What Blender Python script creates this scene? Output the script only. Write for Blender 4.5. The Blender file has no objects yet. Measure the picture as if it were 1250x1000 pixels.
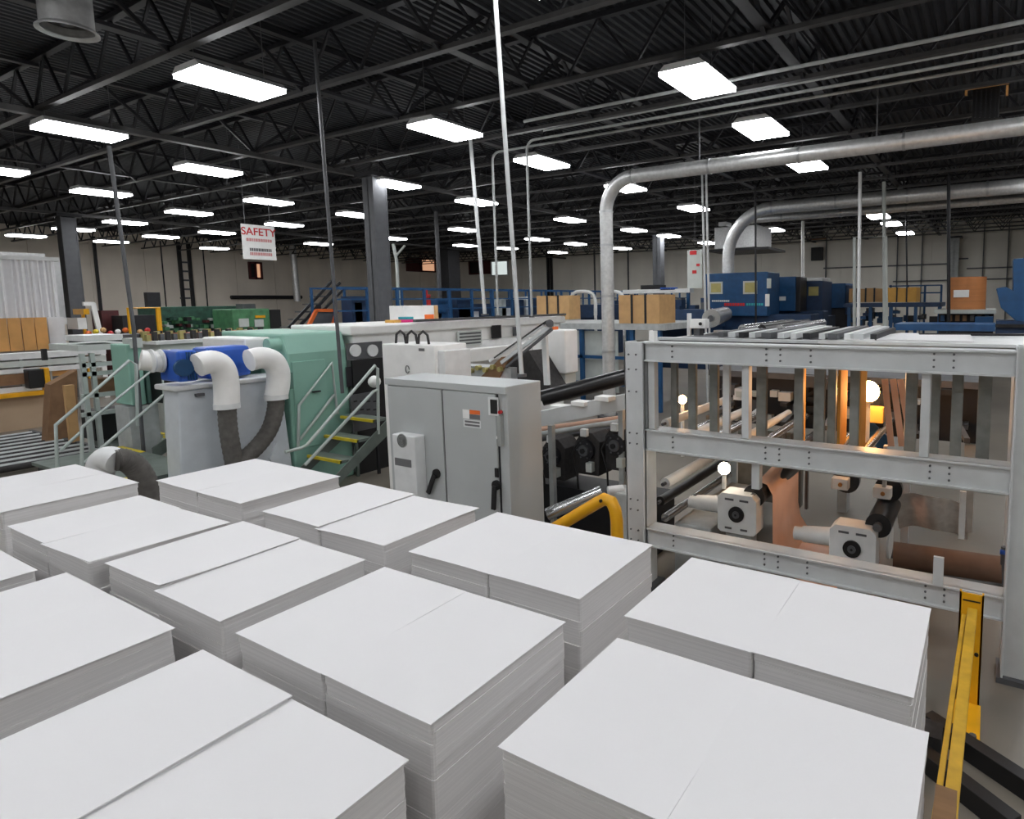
import bpy, bmesh, math, random
from mathutils import Vector, Matrix
random.seed(7)
D = bpy.data
COL = bpy.context.scene.collection

# ------------------------------------------------------------------ camera
F, YAW, PITCH, ROLL, CX, CY = 750.3655, -0.518966, 0.1049763, -0.0127546, 780.7836, 446.4154
H = 2.8                                   # eye height above the shop floor
_fw = Vector((math.sin(YAW)*math.cos(PITCH), math.cos(YAW)*math.cos(PITCH), -math.sin(PITCH)))
_rt = Vector((math.cos(YAW), -math.sin(YAW), 0)); _up = _rt.cross(_fw)
CR = math.cos(ROLL)*_rt + math.sin(ROLL)*_up
CU = CR.cross(_fw); CW = _fw
cam = D.cameras.new('camera'); camo = D.objects.new('camera', cam); COL.objects.link(camo)
M = Matrix((CR, CU, -CW)).transposed().to_4x4(); M.translation = (0, 0, H)
camo.matrix_world = M
cam.sensor_fit = 'HORIZONTAL'; cam.sensor_width = 36; cam.lens = F/1250*36
cam.shift_x = (625-CX)/1250; cam.shift_y = (CY-500)/1250
cam.clip_start = 0.05; cam.clip_end = 300
bpy.context.scene.camera = camo

# ------------------------------------------------------------------ world, exposure
w = D.worlds.new('world'); bpy.context.scene.world = w; w.use_nodes = True
w.node_tree.nodes['Background'].inputs[0].default_value = (0.5, 0.55, 0.6, 1)
w.node_tree.nodes['Background'].inputs[1].default_value = 0.05
vs = bpy.context.scene.view_settings
vs.view_transform = 'Standard'; vs.look = 'None'; vs.gamma = 1; vs.use_curve_mapping = False
vs.exposure = 0.0
LAMP = 21.0                               # radiance of the fluorescent fixtures

# site survey: a line of sight through the lens met with a real plane of the hall
C0 = Vector((0, 0, H))
def sight(x, y): return CR*((x-CX)/F) - CU*((y-CY)/F) + CW
def ZP(x, y, z): v = sight(x, y); return C0 + v*((z-H)/v.z)
def YP(x, y, Y): v = sight(x, y); return C0 + v*(Y/v.y)
def XP(x, y, X): v = sight(x, y); return C0 + v*(X/v.x)

# ------------------------------------------------------------------ materials
def lin(c): return tuple(((v/255)/12.92 if v/255 <= .04045 else ((v/255+.055)/1.055)**2.4) for v in c)
MT = {}
def mat(name, rgb, rough=.5, metal=0., var=.10, scale=6., bump=.0, emit=None, stripe=None, spec=.5):
    m = D.materials.new(name); m.use_nodes = True; nt = m.node_tree; N = nt.nodes; L = nt.links
    b = N['Principled BSDF']; c = lin(rgb)
    b.inputs['Roughness'].default_value = rough; b.inputs['Metallic'].default_value = metal
    b.inputs['Specular IOR Level'].default_value = spec
    tc = N.new('ShaderNodeTexCoord'); nz = N.new('ShaderNodeTexNoise')
    nz.inputs['Scale'].default_value = scale; nz.inputs['Detail'].default_value = 5
    L.new(tc.outputs['Object'], nz.inputs['Vector'])
    cr = N.new('ShaderNodeValToRGB'); cr.color_ramp.elements[0].position = .3; cr.color_ramp.elements[1].position = .7
    cr.color_ramp.elements[0].color = (*[v*(1-var) for v in c], 1); cr.color_ramp.elements[1].color = (*[min(1, v*(1+var)) for v in c], 1)
    L.new(nz.outputs['Fac'], cr.inputs['Fac']); out = cr.outputs['Color']
    if stripe:                            # (axis scale vector, strength): fine relief colour lines
        mp = N.new('ShaderNodeMapping'); mp.inputs['Scale'].default_value = stripe[0]
        n2 = N.new('ShaderNodeTexNoise'); n2.inputs['Scale'].default_value = 1; n2.inputs['Detail'].default_value = 3
        L.new(tc.outputs['Object'], mp.inputs['Vector']); L.new(mp.outputs['Vector'], n2.inputs['Vector'])
        mr = N.new('ShaderNodeMapRange'); mr.inputs[1].default_value = .3; mr.inputs[2].default_value = .7
        mr.inputs[3].default_value = 1-stripe[1]; mr.inputs[4].default_value = 1
        L.new(n2.outputs['Fac'], mr.inputs[0])
        mx = N.new('ShaderNodeMix'); mx.data_type = 'RGBA'; mx.blend_type = 'MULTIPLY'; mx.inputs[0].default_value = 1
        L.new(out, mx.inputs[6]); L.new(mr.outputs[0], mx.inputs[7]); out = mx.outputs[2]
    L.new(out, b.inputs['Base Color'])
    if bump:
        bp = N.new('ShaderNodeBump'); bp.inputs['Strength'].default_value = bump; bp.inputs['Distance'].default_value = .01
        L.new(nz.outputs['Fac'], bp.inputs['Height']); L.new(bp.outputs['Normal'], b.inputs['Normal'])
    if emit:
        b.inputs['Emission Color'].default_value = (*emit[0], 1); b.inputs['Emission Strength'].default_value = emit[1]
    MT[name] = m; return m
mat('paper', (226, 225, 226), .75, var=.012, scale=2, spec=.2)
mat('paper_edge', (224, 222, 221), .85, var=.03, scale=3, stripe=((.6, .6, 160), .14), spec=.2)
mat('wood', (150, 112, 74), .7, var=.2, scale=3, stripe=((2, 30, 30), .3))
mat('ply', (238, 178, 106), .6, var=.15, scale=1.5, stripe=((1, 1.3, .6), .22))
mat('deck', (48, 50, 54), .55, .35, var=.15, scale=3)
mat('steel_dark', (38, 38, 42), .5, .2, var=.2)
mat('steel_mid', (92, 93, 96), .5, .2, var=.15)
mat('chord', (70, 69, 69), .5, .2, var=.2)
mat('column', (98, 100, 104), .55, var=.1)
mat('lamp_white', (215, 215, 215), .4, var=.03)
mat('floor', (124, 117, 107), .38, var=.2, scale=.6, bump=.02)
mat('wall', (248, 238, 224), .85, var=.07, scale=.5, stripe=((.9, .9, .12), .12))
mat('wall_gray', (246, 242, 232), .85, var=.07, scale=.5, stripe=((.9, .9, .12), .12))
mat('frame', (204, 207, 208), .42, var=.07, scale=5, bump=.05)
mat('frame_dirty', (176, 180, 180), .5, var=.14, scale=7, bump=.05)
mat('plate', (132, 134, 130), .5, .0, var=.18, scale=9)
mat('cab', (186, 190, 190), .45, var=.03, scale=3)
mat('cab_side', (164, 168, 165), .5, var=.03)
mat('white', (244, 244, 242), .4, var=.04)
mat('offwhite', (226, 228, 228), .45, var=.07)
mat('tank', (206, 212, 218), .4, var=.05)
mat('teal', (142, 186, 170), .45, var=.07, scale=2)
mat('teal_dark', (94, 128, 118), .5, var=.1)
mat('blue', (40, 92, 190), .4, var=.12)
mat('navy', (24, 76, 122), .45, var=.15)
mat('navy_dark', (26, 54, 88), .5, var=.2)
mat('black', (20, 20, 22), .5, var=.2)
mat('roll_brown', (112, 86, 70), .8, var=.15)
mat('rubber', (54, 52, 52), .8, var=.25, scale=20)
mat('hose', (96, 93, 90), .85, var=.2, scale=14)
mat('roller_black', (30, 30, 32), .28, var=.2)
mat('roller_steel', (196, 198, 200), .22, .9, var=.05)
mat('alu', (196, 198, 200), .28, .9, var=.08, scale=9, bump=.15)
mat('galv', (215, 216, 216), .38, .6, var=.12, scale=14, bump=.25)
mat('rail', (184, 194, 190), .45, .1, var=.06)
mat('step', (104, 114, 108), .6, var=.15)
mat('yellow', (236, 172, 24), .4, var=.08)
mat('yellow_worn', (206, 162, 40), .5, var=.2, scale=8)
mat('nose', (206, 186, 40), .5, var=.15)
mat('orange', (232, 110, 40), .5, var=.06)
mat('red', (196, 40, 40), .45, var=.08)
mat('magenta', (214, 40, 120), .5, var=.05)
mat('cyan', (60, 170, 180), .5, var=.05)
mat('card', (200, 160, 110), .8, var=.10, scale=5)
mat('card_dark', (140, 108, 80), .85, var=.15)
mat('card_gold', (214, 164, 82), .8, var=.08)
mat('kraft', (204, 134, 82), .7, var=.06, stripe=((.5, .5, 30), .15))
mat('green', (78, 132, 92), .5, var=.3, scale=4)
mat('green_dark', (46, 84, 70), .55, var=.35, scale=5)
mat('maroon', (84, 34, 36), .55, var=.2)
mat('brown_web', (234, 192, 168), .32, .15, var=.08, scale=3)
mat('amber', (168, 120, 66), .45, .3, var=.2)
mat('curtain', (244, 244, 246), .8, var=.03)
mat('tan', (186, 162, 136), .6, var=.1, scale=1)
mat('glass', (120, 140, 150), .1, var=.03)
mat('sheet_grey', (196, 202, 198), .6, var=.05)
mat('gold_dial', (180, 170, 110), .35, .4, var=.1)
mat('red_ink', (206, 44, 48), .6, var=.03)
mat('pink_ink', (214, 150, 150), .6, var=.03)
mat('gray_ink', (110, 110, 112), .6, var=.03)
mat('lens', (250, 250, 250), .4, var=0, emit=((.97, .98, 1.0), LAMP))
mat('bulb_warm', (255, 220, 160), .3, var=0, emit=((1., .50, .17), 75))
mat('bulb_white', (255, 250, 240), .3, var=0, emit=((1., .86, .68), 28))
mat('window_lit', (240, 180, 140), .3, var=0, emit=((1., .55, .33), .55))
mat('panel_lit', (230, 235, 235), .3, var=0, emit=((.85, .95, .93), .7))

# ------------------------------------------------------------------ mesh helpers
class G:
    def __init__(s): s.v = []; s.f = []
    def add(s, vs_, fs):
        n = len(s.v); s.v += [Vector(v) for v in vs_]; s.f += [tuple(i+n for i in f) for f in fs]; return s
    def box(s, x0, x1, y0, y1, z0, z1):
        if x0 > x1: x0, x1 = x1, x0
        if y0 > y1: y0, y1 = y1, y0
        if z0 > z1: z0, z1 = z1, z0
        return s.add([(x0,y0,z0),(x1,y0,z0),(x1,y1,z0),(x0,y1,z0),(x0,y0,z1),(x1,y0,z1),(x1,y1,z1),(x0,y1,z1)],
                     [(0,3,2,1),(4,5,6,7),(0,1,5,4),(1,2,6,5),(2,3,7,6),(3,0,4,7)])
    def bar(s, a, b, wd, ht, up=(0,0,1)):
        a = Vector(a); b = Vector(b); d = (b-a).normalized(); u = Vector(up)
        if abs(d.dot(u)) > .98: u = Vector((0,1,0))
        sd = d.cross(u).normalized(); u = sd.cross(d)
        P = [p + sd*(i*wd/2) + u*(j*ht/2) for p in (a, b) for i, j in ((-1,-1),(1,-1),(1,1),(-1,1))]
        return s.add(P, [(0,3,2,1),(4,5,6,7),(0,1,5,4),(1,2,6,5),(2,3,7,6),(3,0,4,7)])
    def cyl(s, a, b, r, n=14, r2=None):
        return s.tube([a, b], [r, r if r2 is None else r2], n)
    def tube(s, pts, r, n=10, cap=True):
        pts = [Vector(p) for p in pts]; k = len(pts)
        rs = r if isinstance(r, (list, tuple)) else [r]*k
        t0 = (pts[1]-pts[0]).normalized()
        u = Vector((0,0,1)) if abs(t0.z) < .9 else Vector((1,0,0))
        u = (u - t0*u.dot(t0)).normalized(); V = []
        for i, p in enumerate(pts):
            t = (pts[min(i+1,k-1)]-pts[max(i-1,0)]).normalized()
            u = (u - t*u.dot(t)).normalized(); w_ = t.cross(u)
            for j in range(n):
                a = 2*math.pi*j/n; V.append(p + (u*math.cos(a)+w_*math.sin(a))*rs[i])
        Fc = [(i*n+j, i*n+(j+1)%n, (i+1)*n+(j+1)%n, (i+1)*n+j) for i in range(k-1) for j in range(n)]
        if cap: Fc += [tuple(reversed(range(n))), tuple(range((k-1)*n, k*n))]
        return s.add(V, Fc)
    def prism(s, poly, vec):
        poly = [Vector(p) for p in poly]; vec = Vector(vec); n = len(poly)
        return s.add(poly + [p+vec for p in poly], [tuple(reversed(range(n))), tuple(range(n, 2*n))] +
                     [(i, (i+1) % n, n+(i+1) % n, n+i) for i in range(n)])
    def ball(s, c, r, n=12, m=8):
        c = Vector(c); V = []; Fc = []
        for i in range(m+1):
            th = math.pi*i/m
            for j in range(n):
                ph = 2*math.pi*j/n; V.append(c+Vector((math.sin(th)*math.cos(ph), math.sin(th)*math.sin(ph), math.cos(th)))*r)
        for i in range(m):
            for j in range(n): Fc.append((i*n+j, (i+1)*n+j, (i+1)*n+(j+1)%n, i*n+(j+1)%n))
        return s.add(V, Fc)
    # a box whose front face lies in the plane y=Y (fbox) or x=X (sbox), seen between two sight lines
    def fbox(s, xl, yt, xr, yb, Y, d):
        ym = (yt+yb)/2; xm = (xl+xr)/2
        return s.box(YP(xl,ym,Y).x, YP(xr,ym,Y).x, Y, Y+d, YP(xm,yb,Y).z, YP(xm,yt,Y).z)
    def sbox(s, xl, yt, xr, yb, X, d):
        ym = (yt+yb)/2; xm = (xl+xr)/2
        return s.box(X-d, X, XP(xl,ym,X).y, XP(xr,ym,X).y, XP(xm,yb,X).z, XP(xm,yt,X).z)
    def build(s, name, m, parent=None, bevel=0, smooth=False, kind=None, fix=True):
        me = D.meshes.new(name); off = Vector((0,0,0))
        if parent is None and s.v:
            xs = [v.x for v in s.v]; ys = [v.y for v in s.v]; zs = [v.z for v in s.v]
            off = Vector(((min(xs)+max(xs))/2, (min(ys)+max(ys))/2, min(zs)))
        elif parent is not None: off = parent.get('_o', None); off = Vector(off) if off is not None else Vector((0,0,0))
        me.from_pydata([v-off for v in s.v], [], s.f)
        if fix:
            bm = bmesh.new(); bm.from_mesh(me); bmesh.ops.recalc_face_normals(bm, faces=bm.faces); bm.to_mesh(me); bm.free()
        me.materials.append(MT[m]); o = D.objects.new(name, me); COL.objects.link(o)
        if smooth:
            for p in me.polygons: p.use_smooth = True
            me.set_sharp_from_angle(angle=math.radians(40))
        if bevel:
            bv = o.modifiers.new('bevel', 'BEVEL'); bv.width = bevel; bv.segments = 2; bv.limit_method = 'ANGLE'
        if parent is None: o.location = off
        else: o.parent = parent
        o['_o'] = off
        if kind: o['kind'] = kind
        return o
def tag(o, label, cat, group=None):
    o['label'] = label; o['category'] = cat
    if group: o['group'] = group
    return o
def thing(name, label, cat, loc, group=None):
    o = D.objects.new(name, None); COL.objects.link(o); o.location = loc; o['_o'] = Vector(loc); o.empty_display_size = .1
    return tag(o, label, cat, group)
def struct(o): o['kind'] = 'structure'; return o
def clone(o, delta=(0,0,0), parent=None, label=None):
    c = o.copy(); COL.objects.link(c)
    if parent is None: c.location = Vector(o.location)+Vector(delta)
    else: c.parent = parent
    for ch in list(o.children): clone(ch, parent=c)
    if label: c['label'] = label
    return c
def pc(name, m, parent, g, **k): return g.build(name, m, parent, **k)
_o1 = ['first','second','third','fourth','fifth','sixth','seventh','eighth','ninth']
ORD = _o1+['tenth','eleventh','twelfth','thirteenth','fourteenth','fifteenth','sixteenth','seventeenth','eighteenth','nineteenth','twentieth']+['twenty-'+q for q in _o1]+['thirtieth']

# ================================================================== the hall
X0, X1, Y0, Y1, ZC = -42.0, 12.0, -10.0, 38.0, 6.95
fl = G().box(X0, X1, Y0, Y1, -.2, 0).build('floor', 'floor'); struct(fl)
# corrugated roof deck, ribs running away from the camera
g = G(); x = X0; P = []
while x < X1:
    P += [(x, ZC), (x+.055, ZC), (x+.075, ZC+.05), (x+.13, ZC+.05)]; x += .15
V = [(a, Y0, z) for a, z in P] + [(a, Y1, z) for a, z in P]; n = len(P)
g.add(V, [(i, i+1, n+i+1, n+i) for i in range(n-1)]); g.box(X0, X1, Y0, Y1, ZC+.08, ZC+.2)
struct(g.build('ceiling', 'deck', fix=False))
def wall(name, x0, x1, y0, y1, m, axis, inner):
    wo = struct(G().box(x0, x1, y0, y1, 0, 7.1).build(name, m))
    a0, a1 = (y0, y1) if axis == 'y' else (x0, x1)
    k = a0; ids = []
    while k < a1-.1:
        for z0, z1 in ((.02, 3.55), (3.58, 6.9)):
            e = min(k+2.44, a1)-.025
            b = G().box(*( (inner, inner+(.04 if x0 < 0 else -.04), k, e) if axis == 'y' else (k, e, inner, inner+(.04 if y0 < 0 else -.04)) ), z0, z1)
            b.build('wall_panel', m, wo)
        k += 2.44
wall('wall_left', X0-.2, X0, Y0, Y1, 'wall', 'y', X0)
wall('wall_back', X0, X1, Y1, Y1+.2, 'wall_gray', 'x', Y1)
struct(G().box(X1, X1+.2, Y0, Y1, 0, 7.1).build('wall_right', 'wall_gray'))
struct(G().box(X0, X1, Y0-.2, Y0, 0, 7.1).build('wall_front', 'wall_gray'))
# windows high in the left wall
def window(i, xl, yt, xr, yb, kinds):
    a = XP(xl, (yt+yb)/2, X0+.04); b = XP(xr, (yt+yb)/2, X0+.04); z1 = XP((xl+xr)/2, yt, X0+.04).z; z0 = XP((xl+xr)/2, yb, X0+.04).z
    fr = G(); t = .12; X = X0+.04
    fr.box(X, X+.15, a.y, b.y, z0, z0+t).box(X, X+.15, a.y, b.y, z1-t, z1)
    k = len(kinds)
    for j in range(k+1):
        yy = a.y+(b.y-a.y)*j/k; fr.box(X, X+.15, yy-t/2, yy+t/2, z0, z1)
    o = struct(fr.build('window_%d' % i, 'maroon'))
    for j, kd in enumerate(kinds):
        ya = a.y+(b.y-a.y)*j/k+t/2; yb_ = a.y+(b.y-a.y)*(j+1)/k-t/2
        G().box(X+.02, X+.06, ya, yb_, z0+t, z1-t).build('pane', kd, o)
window(1, 304, 320, 318, 341, ['black', 'window_lit'])
window(2, 496, 315, 530, 332, ['maroon', 'window_lit'])
def back_window(i, r4, kinds):
    q = YP((r4[0]+r4[2])/2, r4[1], Y1-.05); z1 = q.z; z0 = YP((r4[0]+r4[2])/2, r4[3], Y1-.05).z; xa = YP(r4[0], 327, Y1-.05).x; xb = YP(r4[2], 327, Y1-.05).x; t = .1
    fr = G().box(xa, xb, Y1-.2, Y1-.045, z0, z0+t).box(xa, xb, Y1-.2, Y1-.045, z1-t, z1)
    for j in range(len(kinds)+1): x_ = xa+(xb-xa)*j/len(kinds); fr.box(x_-t/2, x_+t/2, Y1-.2, Y1-.045, z0, z1)
    o = struct(fr.build('window_%d' % i, 'maroon' if kinds[0] != 'panel_lit' else 'offwhite'))
    for j, kd in enumerate(kinds): G().box(xa+(xb-xa)*j/len(kinds)+t/2, xa+(xb-xa)*(j+1)/len(kinds)-t/2, Y1-.1, Y1-.06, z0+t, z1-t).build('pane', kd, o)
back_window(3, (574, 318, 600, 335), ['black', 'maroon']); back_window(4, (601, 318, 621, 337), ['panel_lit'])

# roof joists (open web), bottom chord 6.1 m up
jy = [0.75+1.78*i for i in range(21)]
joist0 = None
webA = G().cyl((0,0,6.13), (.6,0,6.88), .016, 5); webm = None
for i, y in enumerate(jy):
    r = thing('roof_joist', 'dark open web roof joist, %s from the camera side' % ORD[i], 'joist', (-15, y, 6.08), 'open web joists under the roof deck')
    near = 2 <= i <= 6
    G().box(X0, X1, y-.05, y+.05, 6.08, 6.14).build('bottom_chord', 'chord', r)
    G().box(X0, X1, y-.05, y+.05, 6.86, 6.93).build('top_chord', 'steel_dark', r)
    far = G(); x = X0+.3; q = 0
    while x < X1-.7:
        a, b = ((x, y, 6.12), (x+.6, y, 6.88)) if q % 2 == 0 else ((x, y, 6.88), (x+.6, y, 6.12))
        if near and -15 < x < 1.2: G().bar(a, b, .035, .035).build('web_bar', 'steel_dark', r, fix=False)
        else: far.bar(a, b, .04, .04)
        x += .6; q += 1
    far.build('web_bars', 'steel_dark', r, kind='stuff', fix=False)
# girders running away from the camera
for k, (gx, m, hh) in enumerate(((-14, 'chord', .16), (-6.4, 'steel_dark', .08), (-9.4, 'steel_dark', .08), (-28, 'chord', .16), (-19.5, 'steel_dark', .08), (-2.6, 'steel_dark', .06))):
    nm = 'joist_girder' if hh > .1 else 'bridging_truss'
    r = thing(nm, {0: 'grey joist girder resting on the near round of columns, left of the pole row', 1: 'dark bridging truss crossing the joists over the grey cabinet', 2: 'dark bridging truss crossing the joists left of the tall thin pole', 3: 'grey joist girder over the leftmost column', 4: 'dark bridging truss between the two column rows', 5: 'thin bridging truss above the nearest right hand light'}[k], 'girder', (gx, 10, 6.0))
    G().box(gx-.08, gx+.08, Y0, Y1, 6.0 if hh > .1 else 6.15, (6.0 if hh > .1 else 6.15)+hh*.6).build('bottom_chord', m, r)
    G().box(gx-.06, gx+.06, Y0, Y1, 6.8, 6.86).build('top_chord', 'steel_dark', r)
    y = Y0; q = 0; far = G()
    while y < Y1-1:
        a, b = ((gx, y, 6.1), (gx, y+.89, 6.85)) if q % 2 == 0 else ((gx, y, 6.85), (gx, y+.89, 6.1))
        if 3 < y < 14: G().bar(a, b, .05, .05).build('web_bar', 'steel_dark', r, fix=False)
        else: far.bar(a, b, .05, .05)
        y += .89; q += 1
    far.build('web_bars', 'steel_dark', r, kind='stuff', fix=False)
# columns
def column(x, y, s, label, m='column'):
    r = thing('steel_column', label, 'column', (x, y, 0))
    t = .03; g = G().box(x-s/2, x+s/2, y-s/2, y-s/2+t, 0, 6.0).box(x-s/2, x+s/2, y+s/2-t, y+s/2, 0, 6.0).box(x-t/2, x+t/2, y-s/2, y+s/2, 0, 6.0)
    g.box(x-s/2+.01, x+s/2-.01, y-s/2+.02, y+s/2-.02, 0, 5.9).build('shaft', m, r)
    G().box(x-s*.8, x+s*.8, y-s*.8, y+s*.8, 5.92, 6.02).build('cap_plate', 'steel_dark', r)
    G().box(x-s*.8, x+s*.8, y-s*.8, y+s*.8, 0, .04).build('base_plate', 'steel_dark', r)
    return r
p = YP(461, 300, 10.4); column(p.x, 10.4, .40, 'thick grey steel column nearest the camera, behind the white machine')
p = YP(88, 330, 9.6); column(-27.9, XP(87,330,-27.9).y, .42, 'grey steel column at left beside the white curtain')
column(YP(548,330,26.5).x, 26.5, .9, 'wide dark clad column standing before the back windows', 'steel_dark')
column(YP(804,320,26.5).x, 26.5, .42, 'slim grey column far off behind the strapped cardboard bundles')
column(YP(1165,310,37.6).x, 37.5, .45, 'pale blue grey column against the back wall at right', 'frame_dirty')

# ================================================================== ceiling lights
LP = [(283,105),(98.6,163),(255,210),(124,237),(231,261),(328,247.6),(153,272.8),(347,275.5),(265,285),(196.6,290),(136,296),(32,289),(262,304),(90,281),(389,298.6),(544.5,161.5),(662,200.6),(481.6,227),(582,248),(435.7,263.6),(764,230.6),(696,269.7),(566.6,281.6),(656,293),(568,300.6),(702.7,298.6),(774,282),(816.6,289),(479,292),(619,304),(759,304),(853,102.6),(929.6,160),(985.4,203.4),(846.8,255.6),(864,297.4),(944,281.5),(1072.5,265.3),(1088,274.3),(1105,285.5),(-12,209),(680.6,308.8)]
LZ = 5.8
pts = [ZP(x, y, LZ) for x, y in LP]
def fixture(x, y, label, group, proto=None):
    if proto is not None:
        return clone(proto, (x-proto.location.x, y-proto.location.y, 0), label=label)
    r = thing('ceiling_light', label, 'light', (x, y, LZ), group)
    a, b = .35, .56
    G().prism([(x-a,y-b,LZ+.05),(x+a,y-b,LZ+.05),(x+a*.72,y-b,LZ+.13),(x-a*.72,y-b,LZ+.13)], (0,2*b,0)).build('housing', 'lamp_white', r)
    G().box(x-a+.01, x+a-.01, y-b+.01, y+b-.01, LZ-.005, LZ+.05).build('diffuser', 'lens', r)
    for s in (-1, 1): G().cyl((x, y+s*.45, LZ+.12), (x, y+s*.45, LZ+1.1), .006, 5).build('hanger', 'steel_mid', r)
    return r
rows = [(-3.7, 'rightmost row'), (-8.7, 'second row from the right'), (-13.8, 'third row from the right'), (-19.5, 'fourth row from the right'), (-24.5, 'fifth row from the right')]
byrow = {}
for q in pts:
    i = min(range(5), key=lambda k: abs(rows[k][0]-q.x)) if q.x > -26.5 else 5
    byrow.setdefault(i, []).append(q)
proto = None
for i, qs in byrow.items():
    qs.sort(key=lambda v: v.length if i < 5 else v.y)
    nm = rows[i][1] if i < 5 else 'far left part of the ceiling'
    for j, q in enumerate(qs):
        if i == 5: lb = 'bright fluorescent ceiling fixture, %s from the left in the %s' % (ORD[j], nm)
        else: lb = 'bright fluorescent ceiling fixture, %s nearest in the %s' % (ORD[j], nm)
        o = fixture(q.x, q.y, lb, 'fluorescent fixtures under the joists', proto)
        if proto is None: proto = o
for k, (x, y) in enumerate([(-3.7,4.6),(-3.7,1.6),(-8.7,1.4),(1.3,8.2),(1.3,4.9),(1.3,1.6),(1.3,11),(1.3,14.2),(1.3,19),(1.3,24),(-3.7,-2),(-8.7,-2),(1.3,-2),(-13.8,-2),(-13.8,1.4),(6.3,1.6),(6.3,8),(6.3,-2),(6.3,14),(-3.7,-5.5),(1.3,-5.5),(-8.7,-5.5),(-13.8,-5.5),(-19.5,-1),(-19.5,-5)]):
    fixture(x, y, 'fluorescent ceiling fixture overhead or behind the viewpoint, the %s outside the picture' % ORD[k], None, proto)['group'] = 'fixtures outside the picture'

# ================================================================== paper stacks
ZT = 1.45
pal_proto = None
def pallet(x0, x1, y0, y1, label):
    global pal_proto
    if pal_proto is not None:
        return clone(pal_proto, (x0-pal_proto['_x'], y0-pal_proto['_y'], 0), label=label)
    r = thing('wooden_pallet', label, 'pallet', ((x0+x1)/2, (y0+y1)/2, 0), 'wooden pallets under the paper')
    for k in range(3):
        yy = y0+(y1-y0-.08)*k/2; G().box(x0, x1, yy, yy+.08, .018, .11).build('stringer', 'wood', r)
    for k in range(8):
        xx = x0+(x1-x0-.11)*k/7; G().box(xx, xx+.11, y0, y1, .11, .13).build('deck_board', 'wood', r)
    for k in range(4):
        xx = x0+(x1-x0-.11)*k/3; G().box(xx, xx+.11, y0, y1, 0, .018).build('bottom_board', 'wood', r)
    r['_x'] = x0; r['_y'] = y0; pal_proto = r
    return r
def half(x0, x1, y0, y1, top, label, seed, skew=0.0, lift=0, curl=None, layers=4):
    rd = random.Random(seed)
    r = thing('paper_pile', label, 'paper', ((x0+x1)/2, (y0+y1)/2, .13), 'piles of white sheets on pallets')
    z = .131; g = G(); zs = []
    while z < top-.16:
        h = rd.uniform(.03, .09); zs.append((z, min(z+h, top-.16))); z += h
    z = top-.16
    for k in range(layers):
        h = .16/layers; zs.append((z, z+h)); z += h
    zs[-1] = (zs[-1][0], top-.004)
    for k, (a, b) in enumerate(zs):
        j = .0016 if b < top-.17 else .0035
        dx0, dx1, dy0, dy1 = [rd.uniform(-j, j) for _ in range(4)]
        bulge = .003*math.sin(k*.5)
        X_0, X_1, Y_0, Y_1 = x0+dx0, x1+dx1, y0+dy0-bulge, y1+dy1
        rr = .012; P = []
        for (cx, cy_, a0) in ((X_1-rr, Y_1-rr, 0), (X_0+rr, Y_1-rr, 90), (X_0+rr, Y_0+rr, 180), (X_1-rr, Y_0+rr, 270)):
            for t in (0, 45, 90):
                an = math.radians(a0+t); P.append((cx+rr*math.cos(an), cy_+rr*math.sin(an), a))
        g.prism(P, (0, 0, b-a))
    g.build('sheets', 'paper_edge', r)
    # top sheet, a subdivided thin leaf that sags and may overhang
    n = 8; V = []; ov = .006
    for i in range(n+1):
        for jx in range(n+1):
            u = jx/n; v = i/n
            xx = x0-ov+(x1-x0+2*ov)*u + skew*(v-.5); yy = y0-ov+(y1-y0+2*ov)*v + skew*(u-.5)
            zz = top + .0015*math.sin(5*u+seed)*math.cos(4*v)
            if curl:
                cu, cv, am = curl; d = max(0, 1-math.hypot(u-cu, v-cv)/.55); zz += am*d*d
            V.append((xx, yy, zz))
    m_ = (n+1)**2
    V2 = V+[(a, b, c-.0035) for a, b, c in V]
    Fc = [(i*(n+1)+j, i*(n+1)+j+1, (i+1)*(n+1)+j+1, (i+1)*(n+1)+j) for i in range(n) for j in range(n)]
    Fc += [tuple(reversed([m_+t for t in f])) for f in Fc]
    for j in range(n):
        Fc += [(j+1, j, m_+j, m_+j+1), (n*(n+1)+j, n*(n+1)+j+1, m_+n*(n+1)+j+1, m_+n*(n+1)+j)]
        Fc += [(j*(n+1), (j+1)*(n+1), m_+(j+1)*(n+1), m_+j*(n+1)), ((j+1)*(n+1)+n, j*(n+1)+n, m_+j*(n+1)+n, m_+(j+1)*(n+1)+n)]
    G().add(V2, Fc).build('top_sheet', 'paper', r, smooth=True)
    return r
ST = {  # x0, x1, y0, y1, place, options
 'A': (-6.86, -5.69, 1.34, 2.10, 'leftmost stack of the middle row', {}),
 'B': (-5.28, -4.12, 1.27, 1.95, 'second stack from left in the middle row', dict(ov=1)),
 'C': (-4.04, -2.86, 1.30, 2.01, 'third stack from left in the middle row', dict(dz=.012)),
 'D': (-2.665, -1.52, 1.27, 1.985, 'central stack of the middle row', dict(gap=1)),
 'F': (-1.25, -.12, 1.30, 1.985, 'rightmost stack of the middle row', {}),
 'E': (-2.72, -1.585, 2.19, 2.885, 'back row stack before the yellow guard rail', {}),
 'G': (-1.315, -.18, 2.155, 2.835, 'rightmost stack of the back row', {}),
 'K': (-5.62, -4.43, 2.20, 2.94, 'leftmost back row stack, below the hoses', {}),
 'L': (-4.13, -2.93, 2.185, 2.90, 'back row stack before the grey cabinet', dict(dz=-.01)),
 'H': (-2.65, -1.47, .44, 1.13, 'rightmost stack of the front row', dict(dz=-.012)),
 'I': (-4.07, -2.95, .44, 1.16, 'second stack from right in the front row', {}),
 'J': (-5.42, -4.25, .38, 1.10, 'front row stack cut by the left picture edge', {}),
}
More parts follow.
